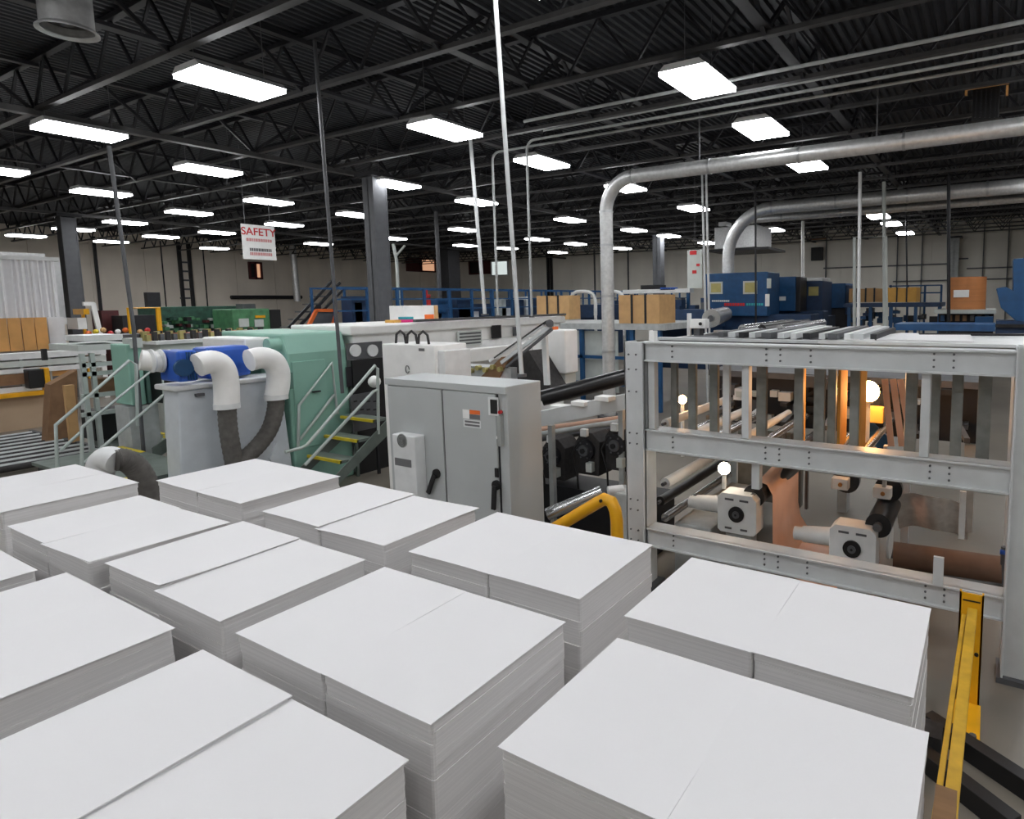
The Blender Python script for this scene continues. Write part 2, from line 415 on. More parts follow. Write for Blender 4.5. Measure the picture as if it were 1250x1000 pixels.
for n_, (k, (x0, x1, y0, y1, pl, op)) in enumerate(ST.items()):
    xm = (x0+x1)/2 + (-.03 if k in 'HI' else 0)
    if k == 'H': xm = -2.06
    gp = .006 if op.get('gap') else .0025
    pallet(x0, x1, y0, y1, 'wooden pallet under the '+pl)
    dz = op.get('dz', 0)
    half(x0, xm-gp, y0+(.02 if k == 'C' else 0), y1, ZT, 'white sheet pile, left half of '+pl, n_*2+1, curl=(1,0,.012) if k == 'C' else None)
    half(xm+gp, x1, y0, y1, ZT-dz*.8 if dz > 0 else ZT+dz, 'white sheet pile, right half of '+pl, n_*2+2,
         skew=.025 if k in 'BL' else 0, layers=5 if k == 'F' else 4)

# ================================================================== steel gate frame (press frame) in the plane y=4.98
YG = 4.98
gr = thing('steel_gate', 'large light grey bolted steel frame with three beams around the rollers', 'frame', (-1.3, YG, 0))
def channel(g, x0, x1, z0, z1, y=YG, d=.16, t=.014):    # horizontal channel beam, web towards the camera
    g.box(x0, x1, y, y+t, z0, z1).box(x0, x1, y-.03, y+d, z1-t, z1).box(x0, x1, y-.03, y+d, z0, z0+t); return g
for z0, z1 in ((2.24, 2.42), (1.40, 1.60), (.46, .64)):
    b = channel(G(), -2.78, .17, z0, z1).build('beam', 'frame', gr)
    bt = G()
    for bx in (-2.5, -1.62, -1.5, -1.25, -.35, -.22):
        for bz in (z0+.05, z0+.10, z0+.145): bt.cyl((bx, YG-.012, bz), (bx, YG+.001, bz), .009, 6)
    bt.build('bolts', 'steel_mid', b, kind='stuff')
# posts
p0 = G().box(-3.0, -2.82, YG-.02, YG, 0, 2.42).box(-3.0, -2.985, YG-.02, YG+.2, 0, 2.42).box(-2.80, -2.785, YG-.06, YG+.2, 0, 2.42).box(-2.82, -2.785, YG-.03, YG, 0, 2.42)
po = p0.build('post', 'frame', gr, bevel=.003)
bt = G()
for bz in (2.3, 2.16, 1.55, 1.45, .9, .8, .6, .5, 1.95):
    for bx in (-2.95, -2.87): bt.cyl((bx, YG-.03, bz), (bx, YG-.019, bz), .009, 6)
bt.build('bolts', 'steel_mid', po, kind='stuff')
pr = G().box(.17, .33, YG-.02, YG, .05, 2.45).box(.165, .18, YG-.06, YG+.2, .05, 2.45).box(.32, .335, YG-.02, YG+.2, .05, 2.45).build('post', 'frame', gr, bevel=.003)
G().box(.14, .40, YG-.05, YG+.24, 0, .04).build('foot_plate', 'steel_mid', gr)
G().box(-3.08, -2.72, YG-.1, YG+.24, 0, .05).build('foot_plate', 'steel_mid', gr)
for xa in (-2.76, -1.84, -.43):
    G().box(xa, xa+.065, YG+.01, YG+.09, 1.6, 2.24).build('strut', 'frame', gr, bevel=.004)
G().box(-2.77, -2.71, YG+.05, YG+.11, 2.42, 2.52).build('strut_top', 'white', gr)
G().box(-.30, -.23, YG-.04, YG-.01, .64, .86).build('slotted_tab', 'frame', gr)
G().box(-1.75, -1.68, YG+.02, YG+.1, 1.16, 1.4).build('hanging_tab', 'frame', gr)
# rear frame of the same press and side plates hanging between them
PS = [(819,826),(840,849),(866,876),(882,890),(907,915),(923,935),(969,980),(993,1006),(1010,1020),(1037,1048),(1105,1119),(1134,1147),(1161,1175),(1193,1210)]
for i, (a, b) in enumerate(PS):
    yy = YG+.32+.05*(i % 3); x_0 = YP(a, 500, yy).x; x_1 = YP(b, 500, yy).x
    zb = 1.38 if i < 6 else 1.30
    G().box(x_0, x_1, yy, yy+.05, zb, 2.36).build('side_plate', 'plate' if i != 3 else 'offwhite', gr, bevel=.003)
G().box(-2.8, .3, YG+.3, YG+.5, 2.36, 2.42).build('rear_rail', 'frame', gr)
G().box(-2.8, .3, YG+.3, YG+.36, 1.30, 1.36).build('rear_rail', 'frame_dirty', gr)
for x_ in (-2.9, -.75, .25): G().box(x_-.04, x_+.04, YG+2.3, YG+2.38, 0, 2.36).build('rear_post', 'frame', gr)
for z_ in (2.26,): G().box(-2.95, .3, YG+2.3, YG+2.36, z_, z_+.14).build('rear_beam', 'frame', gr)
for x_ in (-2.95, .2): G().box(x_-.04, x_+.04, YG+.2, YG+2.3, 2.28, 2.40).build('side_rail', 'frame', gr)

# rollers inside the frame, axes running away from the camera
def roller(name, label, a, b, r, m, grp='press rollers inside the steel frame', shaft=True):
    a = Vector(a); b = Vector(b)
    t = thing(name, label, 'roller', (a+b)/2-Vector((0,0,r)), grp)
    G().cyl(a, b, r, 24).build('barrel', m, t, smooth=True)
    d = (b-a).normalized()
    if shaft:
        G().cyl(a-d*.06, a, r*.35, 10).build('journal', 'steel_mid', t, smooth=True); G().cyl(b, b+d*.06, r*.35, 10).build('journal', 'steel_mid', t, smooth=True)
    return t
YA, YB = 5.45, 7.2
RL = [ # px at near end, py, near y, radius, material, label
 (812, 632, 5.45, .045, 'roller_steel', 'polished steel roller lowest at the left inside the frame'),
 (806, 612, 5.45, .05, 'roller_black', 'black roller above the lowest polished one at left'),
 (812, 590, 5.45, .055, 'offwhite', 'pale grey roller under the middle beam at left'),
 (806, 545, 5.5, .05, 'roller_steel', 'steel roller just behind the middle beam at left'),
 (835, 536, 5.5, .05, 'offwhite', 'pale roller just above the middle beam, second from left'),
 (862, 540, 5.5, .045, 'roller_steel', 'steel roller just above the middle beam, third from left'),
 (900, 540, 5.5, .04, 'offwhite', 'thin pale roller just above the middle beam, fourth from left'),
 (925, 545, 5.5, .04, 'roller_steel', 'thin steel roller just above the middle beam, fifth from left'),
 (812, 517, 5.5, .045, 'offwhite', 'pale roller high at the left behind the hanging plates'),
 (1020, 550, 5.6, .04, 'roller_steel', 'steel roller lit amber below the bright warm lamp'),
 (1055, 552, 5.6, .04, 'roller_steel', 'second steel roller lit amber below the bright warm lamp'),
]
for px, py, yn, rr, m, lb in RL:
    a = YP(px, py, yn); roller('press_roller', lb, a, (a.x, YG+2.25, a.z), rr, m)
a = YP(920, 606, 5.62); roller('press_roller', 'thick black roller driven by the left white gearbox', a, (a.x, 7.1, a.z), .11, 'roller_black')
a = YP(1072, 642, 5.62); roller('press_roller', 'thick black roller driven by the right white gearbox', a, (a.x, 6.3, a.z), .11, 'roller_black')
a = YP(960, 562, 5.9); roller('press_roller', 'grey steel roller under the middle beam above the left gearbox', a, (a.x, 7.2, a.z), .07, 'roller_steel')
def gearbox(px, py, yy, label, mt, disc=False):
    c = YP(px, py, yy); t = thing('gearbox', label, 'gearbox', (c.x, yy, c.z-.20), 'white roller gear motors')
    s = .20
    oc = [(c.x-s, c.z-s+.03), (c.x-s+.03, c.z-s), (c.x+s-.03, c.z-s), (c.x+s, c.z-s+.03), (c.x+s, c.z+s-.05), (c.x+s-.05, c.z+s), (c.x-s+.05, c.z+s), (c.x-s, c.z+s-.05)]
    G().prism([(a, yy, b) for a, b in oc], (0, .22, 0)).build('housing', 'offwhite', t, bevel=.006)
    for dx, dz, ww in ((-.12, .13, .09), (.03, .13, .09), (-.12, -.16, .07), (.04, -.16, .07)):
        G().box(c.x+dx, c.x+dx+ww, yy-.004, yy, c.z+dz, c.z+dz+.02).build('recess', 'steel_mid', t)
    G().cyl((c.x, yy-.02, c.z), (c.x, yy, c.z), .078, 24).build('seal_ring', 'black', t, smooth=True)
    G().cyl((c.x, yy-.03, c.z), (c.x, yy-.02, c.z), .036, 16).build('shaft_end', 'steel_mid', t, smooth=True)
    G().cyl((c.x, yy-.034, c.z), (c.x, yy-.03, c.z), .012, 10).build('shaft_bolt', 'black', t)
    G().cyl((c.x-s-.26, yy+.1, c.z+.02), (c.x-s, yy+.1, c.z+.04), .075, 20, .085).build('motor', 'offwhite', t, smooth=True)
    G().cyl((c.x-s-.34, yy+.1, c.z+.015), (c.x-s-.26, yy+.1, c.z+.02), .062, 20).build('fan_cover', mt, t, smooth=True)
    if disc: G().cyl((c.x+s+.06, yy+.35, c.z), (c.x+s+.08, yy+.35, c.z), .16, 28).build('brake_disc', 'offwhite', t, smooth=True)
    return t
g1 = gearbox(899, 628, 5.5, 'white gearbox with motor at left below the small white lamp', 'offwhite')
g2 = gearbox(1040, 670, 5.5, 'white gearbox with motor at right near the floor beam', 'offwhite', True)
g1l, g2l = g1.location, g2.location
for i, gl in enumerate((g1l, g2l)):
    tag(G().box(gl.x-.13, gl.x+.13, 5.55, 5.72, 0, gl.z+.005).build('gearbox_stand', 'frame_dirty'), 'grey stand carrying the %s white gearbox' % ('left', 'right')[i], 'stand')
for i, (px, py, lb) in enumerate(((1027, 592, 'small white bearing block with black disc, left of two under the middle beam'), (1079, 603, 'small white bearing block with black disc, right of two under the middle beam'))):
    c = YP(px, py, 6.0); t = thing('bearing_block', lb, 'bearing', (c.x, 6.0, c.z-.08))
    G().box(c.x-.1, c.x+.06, 6.0, 6.12, c.z-.055, c.z+.055).build('block', 'offwhite', t, bevel=.01)
    G().cyl((c.x-.01, 5.985, c.z), (c.x-.01, 6.0, c.z), .02, 12).build('shaft_end', 'amber', t)
    G().cyl((c.x+.02, 6.13, c.z+.01), (c.x+.02, 6.2, c.z+.01), .125, 28).build('disc', 'roller_black', t, smooth=True)
    G().box(c.x-.02, c.x+.01, 6.02, 6.1, c.z-.055, 1.42 if i else c.z).build('hanger', 'frame_dirty', t)
    a = Vector((c.x+.02, 6.22, c.z+.03)); roller('press_roller', 'black roller behind the %s bearing block under the middle beam' % ('left', 'right')[i], a, (a.x, 7.2, a.z), .075, 'roller_black')
t = thing('rear_unit', 'dark cluttered rear press unit seen between the hanging plates', 'machine', (-1.3, 7.9, 0))
for x_ in (-3.2, -1.6, -.15): G().box(x_-.06, x_+.06, 8.1, 8.3, 0, 1.1).build('leg', 'frame_dirty', t)
G().box(-3.3, -.05, 8.0, 8.5, 1.1, 1.75).build('casing', 'steel_dark', t, bevel=.01)
G().box(-3.4, 0, 7.9, 8.6, 1.75, 1.83).build('cover', 'steel_mid', t)
rd = random.Random(21)
for k in range(40):
    x_ = rd.uniform(-3.3, -.2); z_ = rd.uniform(1.1, 1.68); s_ = rd.uniform(.05, .2)
    G().box(x_, x_+s_, 7.9-rd.random()*.15, 8.0, z_, z_+rd.uniform(.04, .16)).build('fitting', rd.choice(['steel_mid', 'black', 'offwhite', 'steel_mid', 'navy_dark', 'rubber', 'sheet_grey']), t)
for k in range(7):
    x_ = -3.0+k*.45; G().bar((x_, 7.8, 1.4), (x_+.15, 6.6, 1.42), .05, .05).build('guide_bar', ['steel_mid', 'frame_dirty', 'black'][k % 3], t)
# lamps
def bulb(px, py, yy, r, m, label, zb):
    c = YP(px, py, yy); t = thing('work_lamp', label, 'lamp', (c.x, yy, zb))
    G().cyl((c.x, yy, zb), (c.x, yy, c.z-r*.6), .022, 10).build('stem', 'offwhite', t, smooth=True)
    G().cyl((c.x, yy, c.z-r*1.05), (c.x, yy, c.z-r*.5), r*.5, 12).build('socket', 'steel_mid', t)
    G().ball(c, r, 16, 10).build('bulb', m, t, smooth=True)
bulb(1060, 478, 6.3, .105, 'bulb_warm', 'large glaring warm lamp between the hanging plates', 1.36)
bulb(833, 488, 6.3, .05, 'bulb_warm', 'small orange glowing lamp at left between the hanging plates', 1.0)
bulb(884, 572, 5.62, .062, 'bulb_white', 'white glowing lamp on a stem over the left gearbox', g1l.z+.40)
# webs of paper and foil
def sheet(name, label, cat, pts, m, wy, grp=None, th=.004):
    g = G(); V = []
    for p in pts:
        V.append(Vector(p)); V.append(Vector(p)+Vector(wy))
    n = len(pts); V2 = V+[v+Vector((0,0,-th)) for v in V]
    g.add(V2, [(2*i,2*i+1,2*i+3,2*i+2) for i in range(n-1)] + [(2*n+2*i,2*n+2*i+2,2*n+2*i+3,2*n+2*i+1) for i in range(n-1)]
          + [(2*i,2*i+2,2*n+2*i+2,2*n+2*i) for i in range(n-1)] + [(2*i+1,2*n+2*i+1,2*n+2*i+3,2*i+3) for i in range(n-1)] + [(0,2*n,2*n+1,1),(2*n-2,2*n-1,4*n-1,4*n-2)])
    return tag(g.build(name, m, smooth=True), label, cat, grp)
a = YP(924, 606, 5.62)
sheet('paper_web', 'copper tinted paper web hanging from the left black roller to the floor', 'paper', [(a.x-.02, 5.72, a.z+.125), (a.x+.07, 5.72, a.z+.10), (a.x+.125, 5.72, a.z), (a.x+.13, 5.72, .42), (a.x+.16, 5.72, .26), (a.x+.26, 5.72, .12), (a.x+.55, 5.72, .05), (a.x+1.0, 5.72, .03)], 'brown_web', (-.10, 1.3, 0))
a = YP(1092, 606, 6.2); b = YP(1180, 600, 6.2)
P_ = [(a.x+(b.x-a.x)*k/10, 6.2+.05*math.sin(k*.9), a.z+.06*math.sin(k*.33)) for k in range(11)]
sheet('foil_web', 'shiny silver film web hanging between rollers at right', 'film', P_, 'galv', (.02, .25, -.40))
tag(G().box(b.x-.05, b.x, 6.1, 6.14, b.z-.42, b.z+.02).build('white_bar', 'offwhite'), 'short white vertical bar at the edge of the silver film', 'bar')
roller('paper_roll', 'wide brown paper roll lying low behind the floor beam at right', (YP(1090,690,6.6).x, 6.6, .16), (YP(1235,690,6.6).x, 6.7, .16), .13, 'roll_brown', None)
# tan curtain-like web near lamp and blue chute
for i, px in enumerate((1080, 1090, 1099)):
    a = YP(px, 463, 5.9); b = YP(px+8+3*i, 545, 5.9)
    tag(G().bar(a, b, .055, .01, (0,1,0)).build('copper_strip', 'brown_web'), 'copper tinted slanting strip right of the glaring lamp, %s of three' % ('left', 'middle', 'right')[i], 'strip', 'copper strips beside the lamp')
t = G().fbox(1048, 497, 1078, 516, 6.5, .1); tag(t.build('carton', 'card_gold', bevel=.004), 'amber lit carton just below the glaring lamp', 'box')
a = YP(1052, 516, 6.6); b = YP(1084, 545, 6.6)
tag(G().bar(a, b, .06, .16, (0,0,1)).build('chute', 'navy'), 'dark blue slanting chute below the amber carton', 'chute')
tag(G().fbox(1048,516,1078,545,6.62,.05).build('carton_stand','steel_dark'), 'dark stand under the amber carton', 'stand')
for i, px in enumerate((1024, 1048.5, 971.5)):  # gold strips paint the warm lamp's glow on plate edges
    a = YP(px, 500, 5.6); tag(G().box(a.x-.012, a.x+.012, 5.6, 5.9, 1.36, 2.30).build('lit_edge_strip', 'card_gold'), 'gold strip painting lamp glow on a plate edge, %s' % ('left of the glaring lamp', 'touching the glare of the lamp', 'farther left behind the plates')[i], 'strip')
t = thing('machine_bed', 'dark machine bed on the floor within the steel frame', 'machine', (-1.4, 6.6, 0))
G().box(-2.75, -2.35, 5.5, 7.1, 0, .52).build('side_casting', 'frame_dirty', t, bevel=.01)
G().box(-2.7, -1.9, 7.2, 7.3, .3, 1.2).build('rear_plate', 'plate', t)
for k in range(5): G().box(-2.2+.09*k, -2.17+.09*k, 7.15, 7.2, .3, 1.2).build('rib', 'steel_mid', t)
a = YP(1226, 672, 5.6); t = thing('valve', 'small valve with blue knob beside the right post', 'valve', (a.x, 5.6, a.z-.12))
G().cyl((a.x, 5.6, a.z-.12), (a.x, 5.6, a.z+.03), .025, 10).build('body', 'steel_mid', t); G().cyl((a.x-.03, 5.58, a.z-.01), (a.x+.03, 5.58, a.z-.01), .02, 10).build('knob', 'blue', t)
G().bar((a.x, 5.6, a.z-.12), (a.x+.04, 5.6, 0), .03, .03).build('pipe', 'steel_mid', t)

# top of the frame: feeder table and rollers
tt = thing('feeder_top', 'pale table top with slats lying over the steel frame', 'table', (-1.2, 6.2, 2.42))
G().box(-1.25, .6, YG+.22, 6.5, 2.425, 2.45).build('top_panel', 'offwhite', tt)
G().prism([(-1.02, 5.3, 2.452), (-.1, 5.3, 2.452), (-.15, 6.1, 2.46), (-.72, 6.2, 2.46)], (0, 0, .012)).build('paper_cover', 'paper', tt)
G().bar((-.55, 6.0, 2.47), (.6, 6.25, 2.47), .05, .02).build('dark_strip', 'steel_dark', tt)
G().box(-2.76, -1.25, YG+.24, 7.0, 2.36, 2.425).build('light_stop_pan', 'steel_mid', tt)  # opaque pan added to keep the warm lamp's light off the slats
for px, m, wd, ln in ((880,'steel_mid',.05,1.0), (893,'frame',.07,1.3), (905,'steel_dark',.05,1.5), (918,'frame',.06,1.4), (935,'steel_mid',.09,1.6), (953,'frame',.06,1.5), (968,'offwhite',.05,1.3), (984,'steel_dark',.06,1.1), (1003,'frame',.05,1.2), (1016,'steel_mid',.08,1.4), (1034,'offwhite',.05,1.5), (1048,'frame',.08,1.3), (1066,'steel_dark',.05,1.0)):
    x_ = YP(px, 420, 5.3).x; G().bar((x_, 5.3, 2.48), (x_+.02, 5.3+ln, 2.49), wd, .05).build('slat', m, tt)
G().box(-2.78, -1.25, YG+.22, YG+.3, 2.425, 2.45).build('cross_bar', 'frame', tt); G().box(-2.78, -1.25, 6.6, 6.7, 2.425, 2.45).build('cross_bar', 'frame', tt)
a = YP(868, 402, 6.2); b = YP(938, 388, 8.3)
roller('press_roller', 'big dark roller lying on top of the steel frame', (a.x, a.y, 2.60), (b.x-.6, 8.2, 2.60), .10, 'roller_steel', None)
for i, (px, m) in enumerate(((906, 'roller_steel'), (930, 'roller_black'), (952, 'roller_steel'))):
    a = YP(px, 411, 6.0); roller('press_roller', 'thin roller on top of the steel frame, %s of three right of the big one' % ('left', 'middle', 'right')[i], (a.x, 6.0, 2.5), (a.x, 7.8, 2.5), .045, m, None)
a = YP(852, 402, 6.0); t = thing('bearing_block', 'white bearing block with dark hole on top of the frame', 'bearing', (a.x, 6.0, 2.45))
G().box(a.x-.09, a.x+.09, 5.98, 6.1, 2.5, 2.6).build('block', 'white', t, bevel=.008); G().cyl((a.x+.04, 5.965, 2.55), (a.x+.04, 5.98, 2.55), .018, 12).build('hole', 'black', t)
G().box(a.x-.05, a.x+.02, 6.0, 6.1, 2.42, 2.5).build('foot', 'steel_mid', t); G().cyl((a.x-.12, 6.04, 2.42), (a.x-.12, 6.04, 2.66), .025, 10).build('pin', 'offwhite', t)

# ================================================================== yellow post, forks (right foreground)
t = thing('yellow_post', 'yellow steel channel post bolted up beside the right frame beam', 'post', (-.03, 4.3, 0))
yb_ = 4.55; xl, xr = YP(1170, 760, yb_).x, YP(1200, 760, yb_).x
G().box(xl, xr, yb_, yb_+.012, 0.02, .80).box(xl, xl+.012, yb_, yb_+.05, 0.02, .80).box(xr-.012, xr, yb_, yb_+.05, 0.02, .80).build('channel', 'yellow', t)
G().cyl((xr-.03, yb_-.008, .38), (xr-.03, yb_, .38), .014, 10).build('bolt_hole', 'black', t)
G().box(xl+.02, xr-.02, yb_-.004, yb_, .745, .755).build('slot', 'black', t)
G().box(xl-.02, xr+.01, yb_-.42, yb_, 0, .02).build('base_arm', 'yellow', t)
G().cyl((xr-.03, yb_-.38, .02), (xr-.03, yb_-.38, .045), .022, 8).build('anchor_bolt', 'steel_mid', t)
t = thing('yellow_brace', 'worn yellow double rail leaning from the yellow post toward the camera', 'rail', (-.05, 3.5, 0))
pa = YP(1187, 745, 4.5); pb = YP(1158, 1010, 2.6)
G().bar(pa, pb, .058, .03, (0,0,1)).build('outer_rail', 'yellow_worn', t, bevel=.004)
pa2 = YP(1177, 752, 4.5); pb2 = YP(1140, 1010, 2.6)
G().bar(pa2, pb2, .026, .03, (0,0,1)).build('inner_rail', 'yellow_worn', t, bevel=.003)
a = Vector(pb); G().bar((a.x-.02, 2.6, a.z), (a.x-.02, 2.6, 0), .05, .05).build('foot', 'yellow_worn', t)
t = thing('fork_rail', 'black steel guide rail across the floor behind the yellow post, upper', 'rail', (0, 4, 0), 'black floor rails')
def rail_(px1, py1, px2, py2, t, z=.06):
    a = ZP(px1, py1, z); b = ZP(px2, py2, z); G().bar(a, b, .09, .12).build('beam', 'black', t, bevel=.004)
rail_(1132, 880, 1265, 968, t)
a = ZP(1140, 893, .1); G().box(a.x-.12, a.x+.05, a.y-.15, a.y+.02, 0, .16).build('end_block', 'rubber', t)
t = thing('fork_rail', 'black steel guide rail on the floor in front, lower right corner', 'rail', (0, 3.6, 0), 'black floor rails')
rail_(1128, 925, 1240, 1012, t)
a = ZP(1137, 975, .0); tag(G().box(-.09, -.03, 1.3, 2.0, 0, 1.28).build('edge_board', 'wood'), 'brown board edge standing against the right side of the nearest right stack', 'board')
a = ZP(1142, 990, .5); tag(G().box(-.03, .02, 2.30, 2.42, 0, .36).build('wood_block', 'ply'), 'light wooden block end between the stack and the yellow rail', 'block')

# yellow guard rail
t = thing('guard_rail', 'thick yellow bent pipe guard rail behind the paper stacks', 'rail', (-3, 4.7, 0))
pts_ = [(-3.62, 4.62, .60), (-3.12, 4.62, .93), (-3.03, 4.62, .985), (-2.955, 4.62, .97), (-2.915, 4.62, .90), (-2.90, 4.62, .80), (-2.89, 4.62, 0.01)]
G().tube(pts_, .058, 18).build('pipe', 'yellow', t, smooth=True)
G().cyl((-3.62, 4.62, .60), (-3.62, 4.62, 0.01), .058, 18).build('rear_leg', 'yellow', t, smooth=True)
G().cyl((-3.03, 4.55, .985), (-3.03, 4.57, .985), .016, 10).build('cap_screw', 'black', t)

# ================================================================== grey control cabinet
cx0, cx1, cy0, cy1 = -5.70, -3.99, 4.42, 4.93
cb = thing('control_cabinet', 'light grey two door electrical cabinet with black handles', 'cabinet', ((cx0+cx1)/2, (cy0+cy1)/2, 0))
G().box(cx0, cx1, cy0, cy1, 0.08, 2.0).build('body', 'cab', cb, bevel=.008)
G().box(cx0+.03, cx1-.03, cy0+.04, cy1-.03, 0, .08).build('plinth', 'black', cb)
xm = YP(543, 520, cy0).x
G().box(cx0-.01, cx1+.01, cy0-.03, cy0, 1.93, 2.0).build('rain_lip', 'cab', cb, bevel=.004)
d1 = G().box(cx0+.02, xm-.012, cy0-.022, cy0, .12, 1.92).build('door', 'cab', cb, bevel=.005)
d2 = G().box(xm+.012, cx1-.13, cy0-.022, cy0, .12, 1.92).build('door', 'cab', cb, bevel=.005)
G().box(xm-.012, xm+.012, cy0-.005, cy0, .12, 1.92).build('door_gap', 'steel_dark', cb)
G().box(cx1-.13, cx1-.11, cy0-.005, cy0, .12, 1.92).build('door_gap', 'steel_dark', cb)
def handle(px, py, dr, ang):
    a = YP(px, py, cy0-.022); h = G().cyl((a.x, a.y-.03, a.z), (a.x, a.y, a.z), .05, 20)
    h.bar((a.x, a.y-.04, a.z), (a.x+math.sin(ang)*.24, a.y-.045, a.z-math.cos(ang)*.24), .05, .025, (0,1,0))
    h.build('handle', 'black', dr, smooth=False, bevel=.004)
handle(534, 578, d1, -.45); handle(607, 592, d2, -.08)
a = YP(607, 577, cy0-.022); G().box(a.x-.02, a.x+.02, a.y-.015, a.y, a.z-.045, a.z+.045).build('keyhole_cover', 'black', d2)
def sticker(px0, py0, px1, py1, m, par, y=cy0-.0225, t=.003):
    a = YP(px0, (py0+py1)/2, y); b = YP(px1, (py0+py1)/2, y); z0 = YP((px0+px1)/2, py1, y).z; z1 = YP((px0+px1)/2, py0, y).z
    return G().box(a.x, b.x, y-t, y, z0, z1).build('sticker', m, par)
sticker(565, 500, 573, 511, 'white', d2); sticker(573.5, 501, 586, 506, 'orange', d2); sticker(573.5, 506.5, 586, 512, 'gray_ink', d2)
s_ = sticker(566, 513, 587, 522, 'offwhite', d2)
for k in range(2): sticker(567.5, 514.2+4*k, 585.5, 516.6+4*k, 'gray_ink', d2, cy0-.0258, .0006)
dl = sticker(597, 485, 609, 507, 'offwhite', d2, t=.012); sticker(599, 488, 607, 505, 'black', d2, cy0-.0348, .006)
a = YP(612, 503, cy0-.022); G().cyl((a.x, a.y-.03, a.z), (a.x, a.y, a.z), .018, 12).build('red_button', 'red', d2)
sticker(606, 533, 613, 536.5, 'white', d2)
G().box(cx1-.10, cx1-.05, cy0-.05, cy0-.001, 1.42, 1.72).build('disconnect_lever', 'cab_side', cb, bevel=.006)
# cooler on the left door
ac0, ac1 = YP(481, 560, cy0-.15).x, YP(508, 560, cy0-.15).x
t = thing('cabinet_cooler', 'slim pale grey cooling unit with round fan on the left cabinet door', 'cooler', ((ac0+ac1)/2, cy0-.1, .12))
G().box(ac0, ac1, cy0-.16, cy0-.024, .12, 1.43).build('shell', 'offwhite', t, bevel=.01)
a = YP(491, 538, cy0-.16)
G().cyl((a.x, a.y-.006, a.z), (a.x, a.y, a.z), .075, 24).build('fan_ring', 'cab_side', t)
for k in range(3): G().tube([(a.x+math.cos(q*math.pi/8)*(.02+.02*k), a.y-.009, a.z+math.sin(q*math.pi/8)*(.02+.02*k)) for q in range(17)], .004, 5).build('fan_guard_ring', 'steel_mid', t)
a = YP(482.5, 563, cy0-.16); b = YP(502, 563, cy0-.16); G().box(a.x, b.x, cy0-.165, cy0-.16, a.z-.04, a.z+.04).build('label_plate', 'gray_ink', t)
0 and tag(G().prism([(-5.66, 4.6, 2.005), (-4.95, 4.6, 2.005), (-4.95, 4.65, 2.05), (-5.6, 4.65, 2.03)], (0, .2, 0)).build('cable_tray', 'steel_mid'), 'low grey cable tray on top of the cabinet', 'tray')
# white cabinet behind
wx0, wx1 = YP(467, 440, 5.45).x, YP(531, 440, 5.45).x
wb = thing('white_cabinet', 'white machine cabinet standing behind the left of the grey cabinet', 'cabinet', ((wx0+wx1)/2, 5.7, 0))
G().box(wx0, wx1, 5.45, 6.0, 0, 2.27).build('body', 'white', wb, bevel=.012)
G().box(wx1, wx1+.12, 5.5, 5.95, 0.9, 2.2).build('side_box', 'offwhite', wb, bevel=.01)
a = YP(515, 427, 5.45); G().box(a.x-.05, a.x+.05, 5.44, 5.45, a.z-.018, a.z+.018).build('label_plate', 'gray_ink', wb)
a = YP(498, 451, 5.45); G().tube([(a.x+.035*math.cos(k*math.pi/6), 5.44, a.z+.05*math.sin(k*math.pi/6)) for k in range(12)], .006, 5).build('lock_ring', 'steel_mid', wb)
for k in range(3):
    a0 = Vector((wx0+.1+.22*k, 5.6, 2.27)); tag(G().tube([a0, a0+Vector((.02,0,.12)), a0+Vector((.1,0,.17)), a0+Vector((.18,0,.12)), a0+Vector((.2,0,0))], .016, 8).build('cable_loop', 'rubber', smooth=True), 'black cable loop over the white cabinet, %s of three' % ('left', 'middle', 'right')[k], 'cable', 'cable loops on the white cabinet')

# ================================================================== white press line, front face x=-9
wl = thing('white_press', 'long white press running back behind the cabinets', 'machine', (-9.6, 9, 0))
G().box(-10.6, -9.0, 6.35, 12.0, .0, 2.05).build('body', 'offwhite', wl, bevel=.02)
G().box(-10.6, -8.96, 6.3, 12.1, 2.3, 2.46).build('top_fairing', 'white', wl, bevel=.03)
G().box(-10.5, -9.05, 6.4, 12.0, 2.05, 2.3).build('upper_body', 'white', wl)
G().box(-9.02, -8.94, 7.6, 12.1, 2.47, 2.52).build('edge_rail', 'steel_mid', wl)
G().sbox(423, 418, 467, 438, -8.985, .01).build('inspection_panel', 'steel_mid', wl)
for px in (434, 455):
    a = XP(px, 428, -8.97); G().cyl((-8.985, a.y, a.z), (-8.96, a.y, a.z), .1, 20).build('port_ring', 'offwhite', wl, smooth=True)
G().sbox(423, 446, 465, 470, -8.985, .01).build('lower_panel', 'steel_dark', wl)
G().sbox(560, 404, 588, 422, -8.95, .04).build('louver_box', 'sheet_grey', wl)
for k in range(4): G().sbox(561, 406+4*k, 587, 408+4*k, -8.945, .01).build('louver', 'steel_mid', wl)
G().sbox(601, 397, 612, 413, -8.95, .03).build('dark_slot', 'black', wl)
G().sbox(627, 399, 634, 410, -8.95, .03).build('switch_plate', 'steel_mid', wl)
G().sbox(545, 424, 650, 440, -8.8, .2).build('lower_fairing', 'white', wl, bevel=.02)
# small dials
for k in range(8):
    a = YP(549+9*k, 451+(k % 2)*3-k*.5, 6.2); t = tag(G().cyl((a.x, 6.15, a.z), (a.x, 6.2205, a.z), .035, 12).build('gauge', 'gold_dial', smooth=True), 'small brassy round gauge in the row above the cabinet, %s from left' % ORD[k], 'gauge', 'row of small gauges above the grey cabinet')
a = YP(545, 455, 6.25); b = YP(625, 448, 6.25)
tag(G().box(a.x-.1, b.x, 6.22, 6.5, 0, a.z+.12).build('gauge_console', 'frame_dirty'), 'grey console carrying the row of small gauges', 'console')
